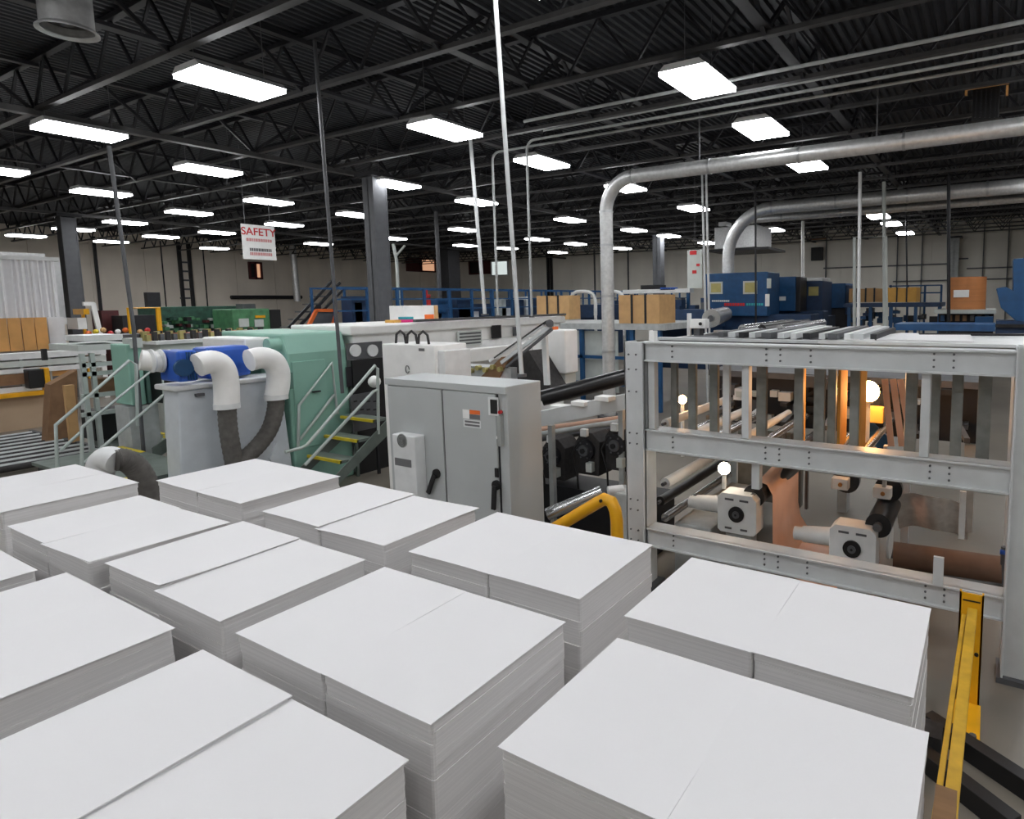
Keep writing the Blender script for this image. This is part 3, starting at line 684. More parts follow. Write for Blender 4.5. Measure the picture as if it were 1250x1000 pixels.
# inclined arm, dark web, white box with bracket
t = thing('inclined_arm', 'pair of grey inclined rods over the dark web behind the cabinet', 'arm', (-5.2, 6.0, 2.0))
for (q1, q2, m, wd) in (((598,441),(664,396),'offwhite',.035), ((612,443),(675,396),'frame',.045), ((604,437),(668,392),'steel_dark',.02), ((618,448),(674,402),'steel_mid',.03)):
    G().bar(YP(*q1, 6.1), YP(*q2, 6.1), wd, .03, (0,1,0)).build('rod', m, t)
G().cyl(YP(671,395,6.05), YP(671,395,6.3), .05, 12).build('pivot', 'steel_mid', t, smooth=True)
G().bar(YP(664,398,6.25), YP(668,470,6.25), .07, .05, (0,1,0)).build('support', 'offwhite', t)
a = [YP(603,470,6.35), YP(625,432,6.35), YP(645,428,6.35), YP(682,490,6.35)]
tag(G().prism(a, (0, .35, 0)).build('web_guard', 'rubber'), 'black slanted guard sheet below the inclined rods', 'guard')
a = [YP(585,462,6.2), YP(612,436,6.2), YP(622,436,6.2), YP(606,468,6.2)]
tag(G().prism(a, (0, .08, 0)).build('brown_belt', 'card_dark'), 'brown leather belt edge left of the black guard sheet', 'belt')
a = [YP(600,464,6.15), YP(618,467,6.15), YP(618,472,6.15), YP(600,469,6.15)]
tag(G().prism(a, (0, .1, 0)).build('red_cover', 'orange'), 'small orange red cover at the foot of the pole on the cabinet', 'cover')
t = thing('white_box', 'white upright switch box right of the inclined rods', 'box', (YP(678,440,6.7).x, 6.7, 1.9))
G().fbox(665, 403, 690, 456, 6.7, .3).build('shell', 'white', t, bevel=.02)
G().prism([YP(645,412,6.9), YP(668,412,6.9), YP(680,470,6.9), YP(668,470,6.9)], (0, .05, 0)).build('bracket', 'white', t)
G().fbox(673, 456, 690, 480, 6.75, .25).build('lower_mount', 'sheet_grey', t)
G().fbox(668, 399, 676, 404, 6.75, .1).build('orange_lamp', 'orange', t)
# right section between cabinet and frame
t = thing('infeed_frame', 'light grey sloping side beam between cabinet and steel frame', 'frame', (-3.9, 5.6, 1.2))
a = YP(655, 512, 5.35); b = YP(770, 489, 5.7)
G().bar(a, b, .06, .17).build('beam', 'frame', t, bevel=.005)
for px, py in ((682, 498), (708, 493), (737, 487)):
    c = YP(px, py, 5.5); G().box(c.x-.09, c.x+.09, 5.45, 5.6, c.z-.02, c.z+.03).build('clip', 'white', t, bevel=.005)
G().bar((a.x+.05, 5.55, a.z-.1), (a.x+.05, 5.55, 0), .06, .06).build('leg', 'frame_dirty', t); G().bar((b.x-.15, 5.75, b.z-.1), (b.x-.15, 5.75, 0), .06, .06).build('leg', 'frame_dirty', t)
a = YP(662, 486, 6.0); b = YP(772, 458, 6.6)
roller('press_roller', 'thick black rubber roller right of the cabinet', a, b, .1, 'roller_black', None)
for k, (y1, y2, m) in enumerate(((530, 512, 'frame_dirty'), (536, 520, 'steel_mid'), (524, 508, 'brown_web'))):
    a = YP(660, y1, 6.1+.1*k); b = YP(775, y2, 6.5+.1*k)
    roller('press_roller', 'thin %s roller under the sloping beam right of the cabinet' % ('grey', 'dark steel', 'copper tinted')[k], a, b, .035, m, None)
for k, (px, py) in enumerate(((676, 556), (717, 549), (754, 543))):
    c = YP(px, py, 5.75); t = thing('drive_unit', 'dark gear drive unit under the sloping beam, %s of three' % ('left', 'middle', 'right')[k], 'drive', (c.x, 5.75, c.z-.45), 'drive units right of the cabinet')
    G().prism([(c.x-.17, 5.75, c.z-.3), (c.x+.15, 5.75, c.z-.3), (c.x+.17, 5.75, c.z+.1), (c.x+.07, 5.75, c.z+.2), (c.x-.08, 5.75, c.z+.2), (c.x-.17, 5.75, c.z+.08)], (0, .3, 0)).build('casting', 'rubber', t, bevel=.01)
    G().cyl((c.x-.01, 5.7, c.z), (c.x-.01, 5.75, c.z), .12, 22).build('flange', 'steel_dark', t, smooth=True)
    G().cyl((c.x-.01, 5.67, c.z), (c.x-.01, 5.70, c.z), .065, 18).build('hub', 'steel_mid', t, smooth=True)
    G().cyl((c.x-.01, 5.65, c.z), (c.x-.01, 5.67, c.z), .03, 10).build('shaft_end', 'black', t)
    for q in range(6):
        an = q*math.pi/3; G().cyl((c.x-.01+.095*math.cos(an), 5.69, c.z+.095*math.sin(an)), (c.x-.01+.095*math.cos(an), 5.70, c.z+.095*math.sin(an)), .011, 6).build('bolt', 'steel_mid', t)
    G().box(c.x-.06, c.x+.03, 5.69, 5.75, c.z+.16, c.z+.25).build('top_lug', 'offwhite', t, bevel=.01)
    G().box(c.x+.03, c.x+.11, 5.66, 5.74, c.z-.24, c.z-.13).build('terminal_box', 'sheet_grey', t, bevel=.008)
    G().tube([(c.x-.1, 5.72, c.z+.1), (c.x-.16, 5.66, c.z-.05), (c.x-.1, 5.68, c.z-.28), (c.x-.12, 5.72, c.z-.5)], .012, 6).build('cable', 'black', t, smooth=True)
tag(G().box(-5.0, -3.1, 5.7, 6.2, 0, .62).build('drive_bench', 'steel_dark'), 'dark machine bench beneath the three drive units', 'bench')
t = thing('floor_roller', 'pale roller with dark end behind the yellow guard rail', 'roller', (-3.6, 5.2, .2)); a = YP(668, 628, 5.1); b = YP(735, 600, 5.45)
G().cyl(a, b, .07, 16).build('barrel', 'roller_steel', t, smooth=True); G().bar(a+Vector((.05,.1,-.05)), b+Vector((.05,.1,-.05)), .04, .07).build('tray', 'navy_dark', t)
t = thing('leg_casing', 'grey rounded casing left of the frame post', 'casing', (YP(760,640,5.3).x, 5.3, 0))
G().fbox(744, 602, 768, 665, 5.3, .3).build('shell', 'frame_dirty', t, bevel=.02)
a = YP(747, 598, 5.28); G().cyl((a.x-.05, 5.28, a.z-.02), (a.x+.06, 5.4, a.z-.02), .05, 14).build('end_cap', 'offwhite', t, smooth=True)
tag(G().box(-3.5, -2.9, 5.0, 5.2, 0, .28).build('floor_ledge', 'offwhite', bevel=.01), 'low pale ledge at the foot of the frame post', 'ledge')

# ================================================================== tank, blower and hoses
tk = thing('dust_hopper', 'pale grey tapered hopper housing under the blue blower', 'hopper', (-9.4, 4.5, 0))
G().add([(-9.02,3.76,0),(-8.98,5.25,0),(-9.45,5.24,0),(-9.40,3.78,0),(-9.05,3.86,1.72),(-9.05,5.18,1.72),(-9.5,5.16,1.72),(-9.45,3.86,1.72)],
        [(0,1,2,3),(7,6,5,4),(0,4,5,1),(1,5,6,2),(2,6,7,3),(3,7,4,0)]).build('housing', 'tank', tk, bevel=.02)
G().box(-9.55, -9.0, 3.8, 5.22, 1.72, 1.79).build('rim', 'offwhite', tk, bevel=.02)
G().bar((-9.03, 4.42, 1.7), (-8.98, 4.5, .02), .03, .03).build('rib', 'offwhite', tk)
a = XP(243, 482, -9.04); G().box(-9.06, -9.0, a.y-.05, a.y+.05, a.z-.02, a.z+.02).build('latch', 'steel_mid', tk)
bl = thing('blower', 'blue blower motor unit with white outlet elbows on the hopper', 'blower', (-9.3, 4.5, 1.79))
G().sbox(217, 428, 242, 466, -8.92, .5).build('motor_block', 'blue', bl, bevel=.03)
G().sbox(252, 423, 307, 461, -9.1, .4).build('motor_body', 'blue', bl, bevel=.05)
G().sbox(243, 430, 252, 447, -9.15, .4).build('coupling', 'black', bl)
a = XP(216, 444, -9.3); b = XP(176, 440, -9.3); G().cyl(a, (a.x-.1, b.y, b.z), .13, 20).build('inlet_pipe', 'white', bl, smooth=True)
for k in range(3): a = XP(186+11*k, 441, -9.25); G().cyl((a.x-.05, a.y, a.z), (a.x-.05, a.y+.02, a.z), .15, 20).build('pipe_flange', 'offwhite', bl, smooth=True)
a = XP(223, 449, -8.92); G().cyl((a.x, a.y, a.z), (a.x+.05, a.y, a.z), .11, 20).build('fan_hub', 'navy', bl, smooth=True)
for k in range(4): G().sbox(229+3.2*k, 430, 230.5+3.2*k, 464, -8.90, .02).build('cooling_fin', 'navy', bl)
def ductpath(P, X): return [XP(x, y, X) for x, y in P]
def smoothp(P, it=2):
    for _ in range(it):
        Q = [P[0]]
        for a, b in zip(P[:-1], P[1:]): Q += [a*.75+b*.25, a*.25+b*.75]
        Q.append(P[-1]); P = Q
    return P
for k, (E1, H1) in enumerate((([(241,446),(256,441),(268,444),(275,456),(277,475),(277,495)], [(277,494),(278,520),(282,545),(288,575),(292,600)]),
                            ([(304,440),(320,436),(333,440),(340,452),(340,468),(337,484)], [(337,483),(337,500),(330,525),(315,545),(298,560),(285,575),(276,600)]))):
    e = G().tube(smoothp(ductpath(E1, -8.76)), .15, 20).build('outlet_elbow', 'white', bl, smooth=True)
    a = ductpath(E1, -8.76)[-1]; G().cyl(a+Vector((0,0,.03)), a-Vector((0,0,.04)), .155, 20).build('clamp', 'offwhite', e, smooth=True)
    P_ = smoothp(ductpath(H1, -8.76), 3)
    hs = tag(G().tube(P_, [.105+.006*(q % 2) for q in range(len(P_))], 18).build('suction_hose', 'hose', smooth=True), 'dark grey flexible hose hanging from the %s white elbow' % ('left', 'right')[k], 'hose', 'flexible hoses under the blower')
P_ = smoothp(ductpath([(140,562),(150,560),(162,566),(172,578),(182,600),(190,660)], -8.2), 3)
tag(G().tube(P_, [.115+.006*(q % 2) for q in range(len(P_))], 18).build('suction_hose', 'hose', smooth=True), 'dark flexible hose curving down behind the back left stacks', 'hose', 'flexible hoses under the blower')
a = XP(143, 563, -8.2); b = XP(122, 566, -8.4)
tag(G().tube(smoothp([a, (a+b)/2+Vector((0,0,.06)), b, b-Vector((0,.05,.4))]), .13, 18).build('hose_elbow', 'offwhite', smooth=True), 'grey white sheet metal elbow at the start of the floor hose', 'elbow')
tag(G().prism([XP(338,540,-8.6), XP(352,585,-8.6), XP(342,590,-8.6), XP(330,560,-8.6)], (-.05,0,0)).build('gusset_plate', 'tank'), 'small pale gusset plate right of the hoses', 'plate')
# platform with steps
pf = thing('operator_platform', 'grey tread platform with yellow edging left of the hopper', 'platform', (-10.2, 3.3, 0))
G().box(-12.2, -9.6, 3.25, 4.35, .5, .55).box(-9.6, -8.75, 3.05, 3.68, .5, .55).box(-8.75, -8.05, 3.05, 4.4, .5, .55).build('deck_plate', 'step', pf)
G().box(-12.15, -9.65, 3.3, 4.3, 0, .5).box(-9.65, -8.75, 3.1, 3.66, 0, .5).box(-8.75, -8.1, 3.1, 4.35, 0, .5).build('base', 'steel_dark', pf)
G().box(-12.19, -11.4, 4.28, 4.345, .551, .558).build('yellow_edge', 'nose', pf)
G().box(-9.9, -9.2, 3.3, 3.6, .551, .556).build('yellow_patch', 'nose', pf)
G().box(-13.6, -12.3, 4.4, 5.3, .42, .5).build('rear_step', 'step', pf); G().box(-13.5, -12.4, 5.22, 5.29, .5, .51).build('yellow_edge', 'nose', pf)
# teal unit
te = thing('teal_press', 'teal green press housing with sloped top edge beside the stairs', 'machine', (-9.9, 5.7, 0))
G().prism([(-10.8, 5.28, 0), (-9.02, 5.28, 0), (-9.02, 5.28, 2.08), (-9.12, 5.28, 2.38), (-10.8, 5.28, 2.40)], (0, .98, 0)).build('housing', 'teal', te, bevel=.03)
G().sbox(360, 440, 400, 545, -8.995, .02).build('access_panel', 'teal', te, bevel=.006)
a = XP(386, 478, -8.98); G().box(-8.99, -8.95, a.y-.06, a.y+.06, a.z-.01, a.z+.01).build('handle', 'steel_dark', te)
G().sbox(352, 455, 358, 475, -8.97, .02).build('hinge_cover', 'teal_dark', te)
G().box(-10.6, -9.7, 4.98, 5.28, 0, 1.95).build('side_leg', 'teal_dark', te, bevel=.02)
G().cyl((-9.2, 5.10, 2.22), (-9.2, 5.28, 2.22), .1, 18).build('round_boss', 'teal', te, smooth=True)
G().box(-10.6, -9.4, 4.9, 5.28, 1.95, 2.33).build('top_shelf', 'white', te, bevel=.03)
# black panel paints the shade of an open bay left of white press
tag(G().box(-8.999, -8.96, 6.30, 7.4, 0, 1.9).build('bay_shade_panel', 'black'), 'black panel painting the shade of an open bay in the press behind the right stairs', 'bay')
for k in range(12):
    pass
t = thing('perforated_guard', 'dark perforated sheet guard at the head of the right stairs', 'guard', (-8.6, 6.9, .9))
G().sbox(430, 480, 460, 525, -8.7, .03).build('sheet', 'steel_mid', t)
for i in range(3):
    for j in range(4):
        a = XP(434+8*j, 490+10*i, -8.69); G().box(-8.699, -8.69, a.y-.03, a.y+.03, a.z-.012, a.z+.012).build('slot', 'black', t)
G().bar((-8.72, 6.5, 1.0), (-8.72, 6.5, 0), .04, .04).build('leg', 'steel_dark', t)
a = XP(457, 466, -8.7); tag(G().ball(a, .1, 12, 8).build('round_cover', 'white', smooth=True), 'round white cover beside the head of the right stairs', 'cover')
# stairs
def stairs(label, xL, xR, ya, n, z0, railL, railR, grp):
    t = thing('machine_stairs', label, 'stairs', ((xL+xR)/2, ya, 0), grp)
    dz, dy = .25, .29
    for k in range(n):
        y = ya+dy*k; z = z0+dz*k
        s_ = G().box(xL+.03, xR-.03, y, y+.26, z-.04, z).build('tread', 'step', t)
        G().box(xL+.03, xR-.03, y-.004, y+.03, z-.038, z+.004).build('yellow_nosing', 'nose', s_)
    for x_ in (xL, xR):
        zb = z0-dz
        G().prism([(x_-.012, ya-.15, max(0, zb-.12)), (x_-.012, ya+dy*n, z0+dz*(n-1)-.22), (x_-.012, ya+dy*n, z0+dz*(n-1)+.02), (x_-.012, ya-.15, zb+.08)], (.024, 0, 0)).build('stringer', 'step', t)
    G().box(xR-.02, xR+.02, ya+dy*n-.04, ya+dy*n, 0, z0+dz*(n-1)-.2).box(xL-.02, xL+.02, ya+dy*n-.04, ya+dy*n, 0, z0+dz*(n-1)-.2).build('support', 'step', t)
    for pathset in (railL, railR):
        for P in pathset: G().tube(P, .022, 10).build('handrail', 'rail', t, smooth=True)
    return t
R_ = lambda X, *q: [XP(x, y, X) for x, y in q]
rl = [R_(-8.95, (364,548),(365,495),(405,443),(412,505)), R_(-8.95, (366,537),(408,482))]
rr = [R_(-8.05, (348,552),(368,547),(375,543),(458,446),(461,450),(462,530)), R_(-8.05, (372,568),(374,566),(456,478),(461,476))]
stairs('grey metal stairs with yellow nosings and tube handrails beside the teal housing', -8.9, -8.05, 5.1, 4, .30, rl, rr, 'machine stairs')
rl = [R_(-11.3, (70,575),(68,519),(158,440),(166,445),(168,520)), R_(-11.3, (74,550),(98,528))]
rr = [R_(-10.6, (100,572),(100,522),(197,443),(204,535)), R_(-10.6, (103,565),(199,483),(203,482))]
stairs('grey metal stairs with tube handrails at the left end of the press', -11.3, -10.6, 4.55, 2, .78, rl, rr, 'machine stairs')

# ================================================================== left end machinery
t = thing('folding_machine', 'grey framed folding machine with pale tray at left', 'machine', (-13, 4.8, 0))
for px in (100, 112, 160, 172):
    a = XP(px, 440, -13); G().box(-13.03, -12.95, a.y-.03, a.y+.03, 0, 2.05).build('post', 'rail', t)
G().sbox(95, 420, 165, 427, -12.9, 1.2).build('top_tray', 'sheet_grey', t)
G().sbox(103, 409, 150, 416, -12.9, .8).build('upper_tray', 'offwhite', t)
for yy in (441, 452, 478, 500): G().sbox(100, yy, 172, yy+5, -12.95, .06).build('cross_bar', 'rail', t)
G().sbox(115, 500, 158, 535, -13.1, .5).build('dark_drum', 'black', t)
G().sbox(112, 462, 150, 478, -13.3, .3).build('inner_box', 'card_dark', t)
t = thing('teal_column_unit', 'narrow teal machine column left of the hopper', 'machine', (-12, 4.6, 0))
G().sbox(158, 420, 176, 495, -11.95, .6).build('housing', 'teal', t, bevel=.02)
G().sbox(178, 430, 196, 492, -12.0, .5).build('dark_side', 'teal_dark', t, bevel=.02)
G().sbox(160, 495, 196, 560, -11.95, .5).build('base', 'frame_dirty', t)
G().sbox(160, 413, 174, 425, -11.9, .3).build('cap', 'sheet_grey', t)
a = XP(200, 470, -11.5); tag(G().sbox(198, 452, 218, 492, -11.6, .5).build('pump_block', 'black', bevel=.02), 'black pump block between teal column and hopper', 'pump')
# gripper table: long white strip with small coloured grippers
t = thing('delivery_table', 'long pale delivery table with rows of small grippers behind the blower', 'table', (-13.2, 6.5, 0))
y_a, y_b = XP(190, 412, -13.5).y, XP(335, 408, -13.5).y
G().box(-15.5, -13.5, y_a, y_b, 2.10, 2.16).build('top', 'offwhite', t)
G().box(-15.4, -13.6, y_a+.1, y_b-.1, 0, 2.1).build('base', 'sheet_grey', t)
for k in range(60):
    y = y_a+(y_b-y_a)*(k+.5)/60; m = ['steel_mid', 'gold_dial', 'offwhite', 'rubber', 'orange', 'steel_dark'][k*7 % 6 if k % 5 else 1]
    G().box(-13.9-.25*(k % 3), -13.8-.25*(k % 3), y-.035, y+.03, 2.16, 2.28+.05*(k % 2)).build('gripper', m, t)
G().box(-14.6, -14.5, y_a, y_b, 2.2, 2.27).build('gripper_rail', 'offwhite', t)
for k in range(9):
    a = XP(108+9*k, 407-(k % 3)*2, -14.5); tag(G().ball(a, .05, 8, 6).build('coloured_part', ['orange','nose','card','red','offwhite'][k % 5]), 'small bright part heaped on the left end of the press, %s from left' % ORD[k], 'part', 'heap of small coloured parts')
tag(G().sbox(104, 409, 186, 418, -14.3, .6).build('parts_shelf', 'steel_mid'), 'dark shelf under the heap of coloured parts', 'shelf')
# cardboard sheet leaning
t = G().prism([XP(62,470,-15.5), XP(94,452,-15.5), XP(96,565,-15.5), XP(56,575,-15.5)], (-.3, .0, 0))
tag(t.build('cardboard_sheet', 'card_dark'), 'tall brown cardboard sheets standing left of the stairs', 'cardboard')
tag(G().sbox(84, 470, 96, 570, -14.9, .1).build('wood_slab', 'card'), 'lighter brown wooden slab edge beside the cardboard sheets', 'board')
# roller conveyor on the floor at left
t = thing('roller_conveyor', 'low floor conveyor with dark steel rollers at far left', 'conveyor', (-15.5, 4, 0))
a = ZP(-20, 575, .25); b = ZP(55, 552, .25)
cx_a, cx_b, cy_a, cy_b = -17.2, -13.6, 3.2, 4.6
G().box(cx_a, cx_b, cy_a-.06, cy_a, .12, .3).box(cx_a, cx_b, cy_b, cy_b+.06, .12, .3).build('side_rail', 'steel_mid', t)
k = 0; x = cx_a+.15
while x < cx_b: G().cyl((x, cy_a, .24), (x, cy_b, .24), .055, 10).build('roller', 'rubber' if k % 2 else 'frame_dirty', t, smooth=True); x += .2; k += 1
for xx in (cx_a+.1, cx_b-.2):
    for yy in (cy_a-.05, cy_b): G().box(xx, xx+.06, yy, yy+.05, 0, .15).build('leg', 'steel_mid', t)
# tan floor bin / panel
tag(G().sbox(-25, 484, 62, 546, -19.5, .2).build('tan_partition', 'tan'), 'low tan partition panel behind the floor conveyor', 'partition')
t = thing('shelf_rack', 'low rack with pale shelves and wood band under the curtain', 'rack', (-20, 5.6, 0))
for (yt, yb, m) in ((430, 437, 'offwhite'), (439, 446, 'sheet_grey'), (448, 454, 'offwhite'), (456, 470, 'card_dark'), (473, 480, 'white')):
    G().sbox(-25, yt, 130 if yt < 450 else 62, yb, -19.8, .5).build('shelf', m, t)
G().sbox(60, 446, 100, 458, -19.9, .3).build('wood_band', 'ply', t)
for px in (-10, 28, 62, 97): G().sbox(px, 434, px+4, 520, -19.85, .1).build('upright', 'frame_dirty', t)
t = thing('stacker_head', 'yellow framed black stacker head on the left rack', 'lift', (-19, 5.3, 1.2))
G().sbox(35, 451, 56, 474, -19.3, .3).build('black_housing', 'black', t, bevel=.02)
G().sbox(56, 449, 62, 482, -19.25, .3).build('yellow_side', 'yellow', t, bevel=.02); G().sbox(-20, 480, 62, 485, -19.25, .2).build('yellow_bar', 'yellow', t)
G().sbox(52, 426, 58, 440, -19.3, .1).build('black_lever', 'black', t)
# curtain & plywood
g = G(); P = []
ya, yb2 = XP(-25, 370, -26).y, XP(72, 370, -26).y; zt, zb = XP(40, 318, -26).z, XP(40, 428, -26).z
n = 60
for i in range(n+1):
    y = ya+(yb2-ya)*i/n; P.append((-26+.06*math.sin(i*1.15)+.03*math.sin(i*2.7), y))
V = [(a, b, zt) for a, b in P]+[(a, b, zb-.2) for a, b in P]+[(a-.02, b, zt) for a, b in P]+[(a-.02, b, zb-.2) for a, b in P]; q = n+1
g.add(V, [(i, i+1, q+i+1, q+i) for i in range(n)]+[(2*q+i, 3*q+i, 3*q+i+1, 2*q+i+1) for i in range(n)])
cu = thing('strip_curtain', 'tall white pleated plastic curtain enclosure at far left', 'curtain', (-26, (ya+yb2)/2, zb))
g.build('pleats', 'curtain', cu, fix=False, smooth=True)
G().box(-26.1, -25.9, ya, yb2+.1, zt, zt+.12).build('top_rail', 'offwhite', cu)
G().sbox(-25, 308, 55, 312, -26.3, .3).build('upper_pipe', 'galv', cu)
G().sbox(70, 320, 100, 395, -28.9, .1).build('side_panel', 'offwhite', cu)
G().sbox(60, 387, 80, 426, -25.8, .05).build('lower_flap', 'curtain', cu)
y0_, y1_ = XP(-25, 405, -25.5).y, XP(59, 405, -25.5).y; z0_, z1_ = XP(30, 428, -25.5).z, XP(30, 388, -25.5).z
pw = thing('plywood_sheets', 'orange brown plywood sheets standing before the white curtain', 'plywood', (-25.5, (y0_+y1_)/2, z0_))
for k in range(5): G().box(-25.55, -25.5+.01*(k % 2), y0_+(y1_-y0_)*k/5+.01, y0_+(y1_-y0_)*(k+1)/5-.01, z0_, z1_).build('board', 'ply', pw)
G().box(-25.7, -24.9, y0_, y1_+.5, 0, z0_).build('lower_box', 'steel_mid', pw)
# white door frame & boxes near the column
t = thing('white_stand', 'white A shaped stand right of the left column', 'stand', (-24, 9, 0)); e_ = XP(123,412,-24); G().box(-24.06, -23.94, e_.y-.06, e_.y+.06, 0, e_.z+.05).build('leg', 'white', t)
G().bar(XP(113, 370, -24), XP(123, 412, -24), .12, .1, (1,0,0)).build('leg', 'white', t); G().bar(XP(101, 371, -24), XP(115, 371, -24), .12, .1, (1,0,0)).build('top', 'white', t)
for k, (r4, X_, m, lb, c) in enumerate((((125,379,146,408), -26, 'maroon', 'dark maroon machine cabinet right of the white stand', 'cabinet'), ((150,385,190,408), -25, 'steel_dark', 'dark cluttered machine behind the yellow tube frame', 'machine'), ((102,377,109,384), -24.5, 'yellow', 'small yellow sign right of the left column', 'sign'), ((95,388,106,402), -24.5, 'white', 'small white box right of the left column foot', 'box'), ((68,388,84,396), -27, 'white', 'white ledge box behind the curtain corner', 'box'))):
    g = G().sbox(*r4, X_, .8)
    if k == 2: g.box(-24.8, -24.7, XP(105,380,-24.5).y-.03, XP(105,380,-24.5).y+.03, 0, XP(105,384,-24.5).z)
    if k < 2:
        b_ = XP((r4[0]+r4[2])/2, r4[3], X_).z; g.box(X_-.75, X_-.05, XP(r4[0],390,X_).y+.1, XP(r4[2],390,X_).y-.1, 0, b_)
    tag(g.build(lb.split()[-4] if False else ['maroon_cabinet','dark_machine','yellow_sign','white_carton','ledge_box'][k], m), lb, c)
t = thing('yellow_tube_frame', 'yellow rectangular tube frame over the left machines', 'frame', (-22, 7.5, 0))
ya_, yb3, zt3 = XP(159,390,-22).y, XP(194,390,-22).y, XP(176,376,-22).z
G().tube([(-22,ya_,0), (-22,ya_,zt3), (-22,yb3,zt3), (-22,yb3,0)], .07, 8).build('tube', 'yellow', t)
# green press
t = thing('green_press', 'long dark green printing press in front of the left wall', 'machine', (-28, 12, 0))
G().sbox(198, 374, 290, 410, -28, 2).build('dark_hood', 'green_dark', t, bevel=.03)
G().sbox(284, 377, 330, 405, -26, 1.5).build('green_housing', 'green', t, bevel=.04)
G().sbox(330, 378, 343, 403, -26.2, 1.5).build('black_end', 'black', t)
G().sbox(312, 385, 324, 388, -25.95, .05).build('yellow_plate', 'yellow', t); G().sbox(292, 389, 304, 399, -25.95, .05).build('grey_panel', 'sheet_grey', t); G().sbox(311, 390, 322, 399, -25.95, .05).build('grey_panel', 'sheet_grey', t)
rd = random.Random(3)
for k in range(46):
    px = 198+rd.random()*88; py = 386+rd.random()*17; s_ = 2+rd.random()*4
    G().sbox(px, py, px+s_, py+s_*.8, -27.4-.4*rd.random(), .3).build('fitting', rd.choice(['green','green_dark','sheet_grey','steel_dark','green','maroon']), t)
G().sbox(296, 371, 312, 378, -27, .5).build('top_box', 'steel_mid', t)
G().box(-29, -27.1, XP(198,400,-28).y, XP(290,400,-28).y, 0, XP(260,409,-28).z).build('base', 'green_dark', t)
G().sbox(286, 404.8, 342, 470, -26.4, 1.0).build('base', 'green_dark', t)
# wall pipes on the left wall
for k, (px, y2, s_) in enumerate(((119, 376, .12), (200, 375, .05), (221, 374, .16), (233, 374, .16), (251, 374, .05))):
    a = XP(px, 330, X0+.2); z2 = XP(px, y2, X0+.2).z
    tag(G().box(X0+.06, X0+.06+s_, a.y-s_/2, a.y+s_/2, 0, 6.6).build('wall_conduit', 'steel_dark'), 'dark vertical conduit on the left wall, %s from left' % ORD[k], 'pipe', 'conduits on the left wall')
for k in range(5):
    a = XP(221, 320+11*k, X0+.2); b = XP(233, 320+11*k, X0+.2); tag(G().box(X0+.08, X0+.16, a.y, b.y, a.z-.05, a.z+.05).build('ladder_rung', 'steel_mid'), 'rung of the dark wall ladder, %s from the top' % ORD[k], 'rung', 'rungs of the wall ladder')
a = XP(282, 363, X0+.3); b = XP(368, 363, X0+.3)
tag(G().cyl((X0+.3, a.y, a.z), (X0+.3, b.y, a.z), .12, 10).build('wall_pipe', 'steel_dark'), 'horizontal dark pipe low on the left wall', 'pipe')
a = XP(357, 305, -39.5); b = XP(363, 368, -39.5)
tag(G().tube([(-39.5, a.y, 6.6), (-39.5, b.y, b.z)], .2, 12).build('drop_pipe', 'galv', smooth=True), 'pale vertical pipe hanging in front of the left wall', 'pipe')
tag(G().sbox(180, 357, 196, 376, -33, .3).build('wall_fan', 'steel_dark'), 'dark fan shape against the left wall over the green press', 'fan')

# far stairs with orange panel, catwalk
t = thing('far_stairs', 'dark steel stairs rising to the blue catwalk', 'stairs', (-18.5, 10, 0))
for q1, q2 in (((352,400),(408,340)), ((362,402),(415,345)), ((370,404),(420,352))): G().bar(XP(*q1, -18), XP(*q2, -18), .08, .06, (1,0,0)).build('rail', 'steel_dark', t)
for k in range(6): a = XP(356+9*k, 399-9.5*k, -18); G().box(-18.6, -18, a.y, a.y+.25, a.z-.04, a.z).build('tread', 'steel_mid', t)
e_ = XP(390, 372, -18); G().box(-18.1, -18, e_.y-.05, e_.y+.05, 0, e_.z).build('leg', 'steel_dark', t)
e_ = XP(356, 398, -18); G().box(-18.1, -18, e_.y, e_.y+.1, 0, e_.z).build('leg', 'steel_dark', t)
t = thing('orange_guard', 'orange framed dark mesh guard panel on the far stairs', 'guard', (-17, 10, 0))
P4 = [XP(375,401,-17), XP(386,379,-17), XP(411,379,-17), XP(404,401,-17)]
G().prism(P4, (-.05,0,0)).build('mesh_panel', 'steel_mid', t)
for i in range(4): G().bar(P4[i], P4[(i+1) % 4], .09, .09, (1,0,0)).build('frame_bar', 'orange' if i != 3 else 'card_gold', t)
cw = thing('blue_catwalk', 'long blue steel catwalk with railing across the middle of the hall', 'catwalk', (-16, 20, 0))
XW = -16; ya, yb2 = XP(408, 354, XW).y, 34.0
for z_, s_ in ((3.28, .05), (2.95, .04), (2.62, .04)): G().box(XW-s_/2, XW+s_/2, ya, yb2, z_-s_/2, z_+s_/2).build('rail', 'navy', cw)
G().box(XW-1.1, XW+.05, ya, yb2, 2.10, 2.26).build('deck', 'navy', cw)
y = ya; k = 0
while y < yb2:
    G().box(XW-.04, XW+.04, y-.04, y+.04, 2.2, 3.3).build('baluster', 'navy', cw)
    if k % 3 == 0: G().box(XW-.08, XW+.04, y-.06, y+.06, 0, 2.2).build('leg', 'navy', cw)
    G().box(XW-1.1, XW-1.04, y-.03, y+.03, 2.2, 3.3).build('baluster', 'navy', cw)
    y += 1.05; k += 1
G().box(XW-1.1, XW-1.05, ya, yb2, 3.25, 3.3).build('rail', 'navy', cw)
rd = random.Random(11)
for k in range(34):       # machine boxes standing on the catwalk line
    y = ya+.8+rd.random()*(yb2-ya-2)
    s_ = .2+rd.random()*.5; h = .2+rd.random()*.6
    G().box(XW-.9, XW-.4, y, y+s_, 2.26, 2.26+h).build('fitting', rd.choice(['navy_dark','navy','steel_dark','offwhite','navy_dark','sheet_grey']), cw)
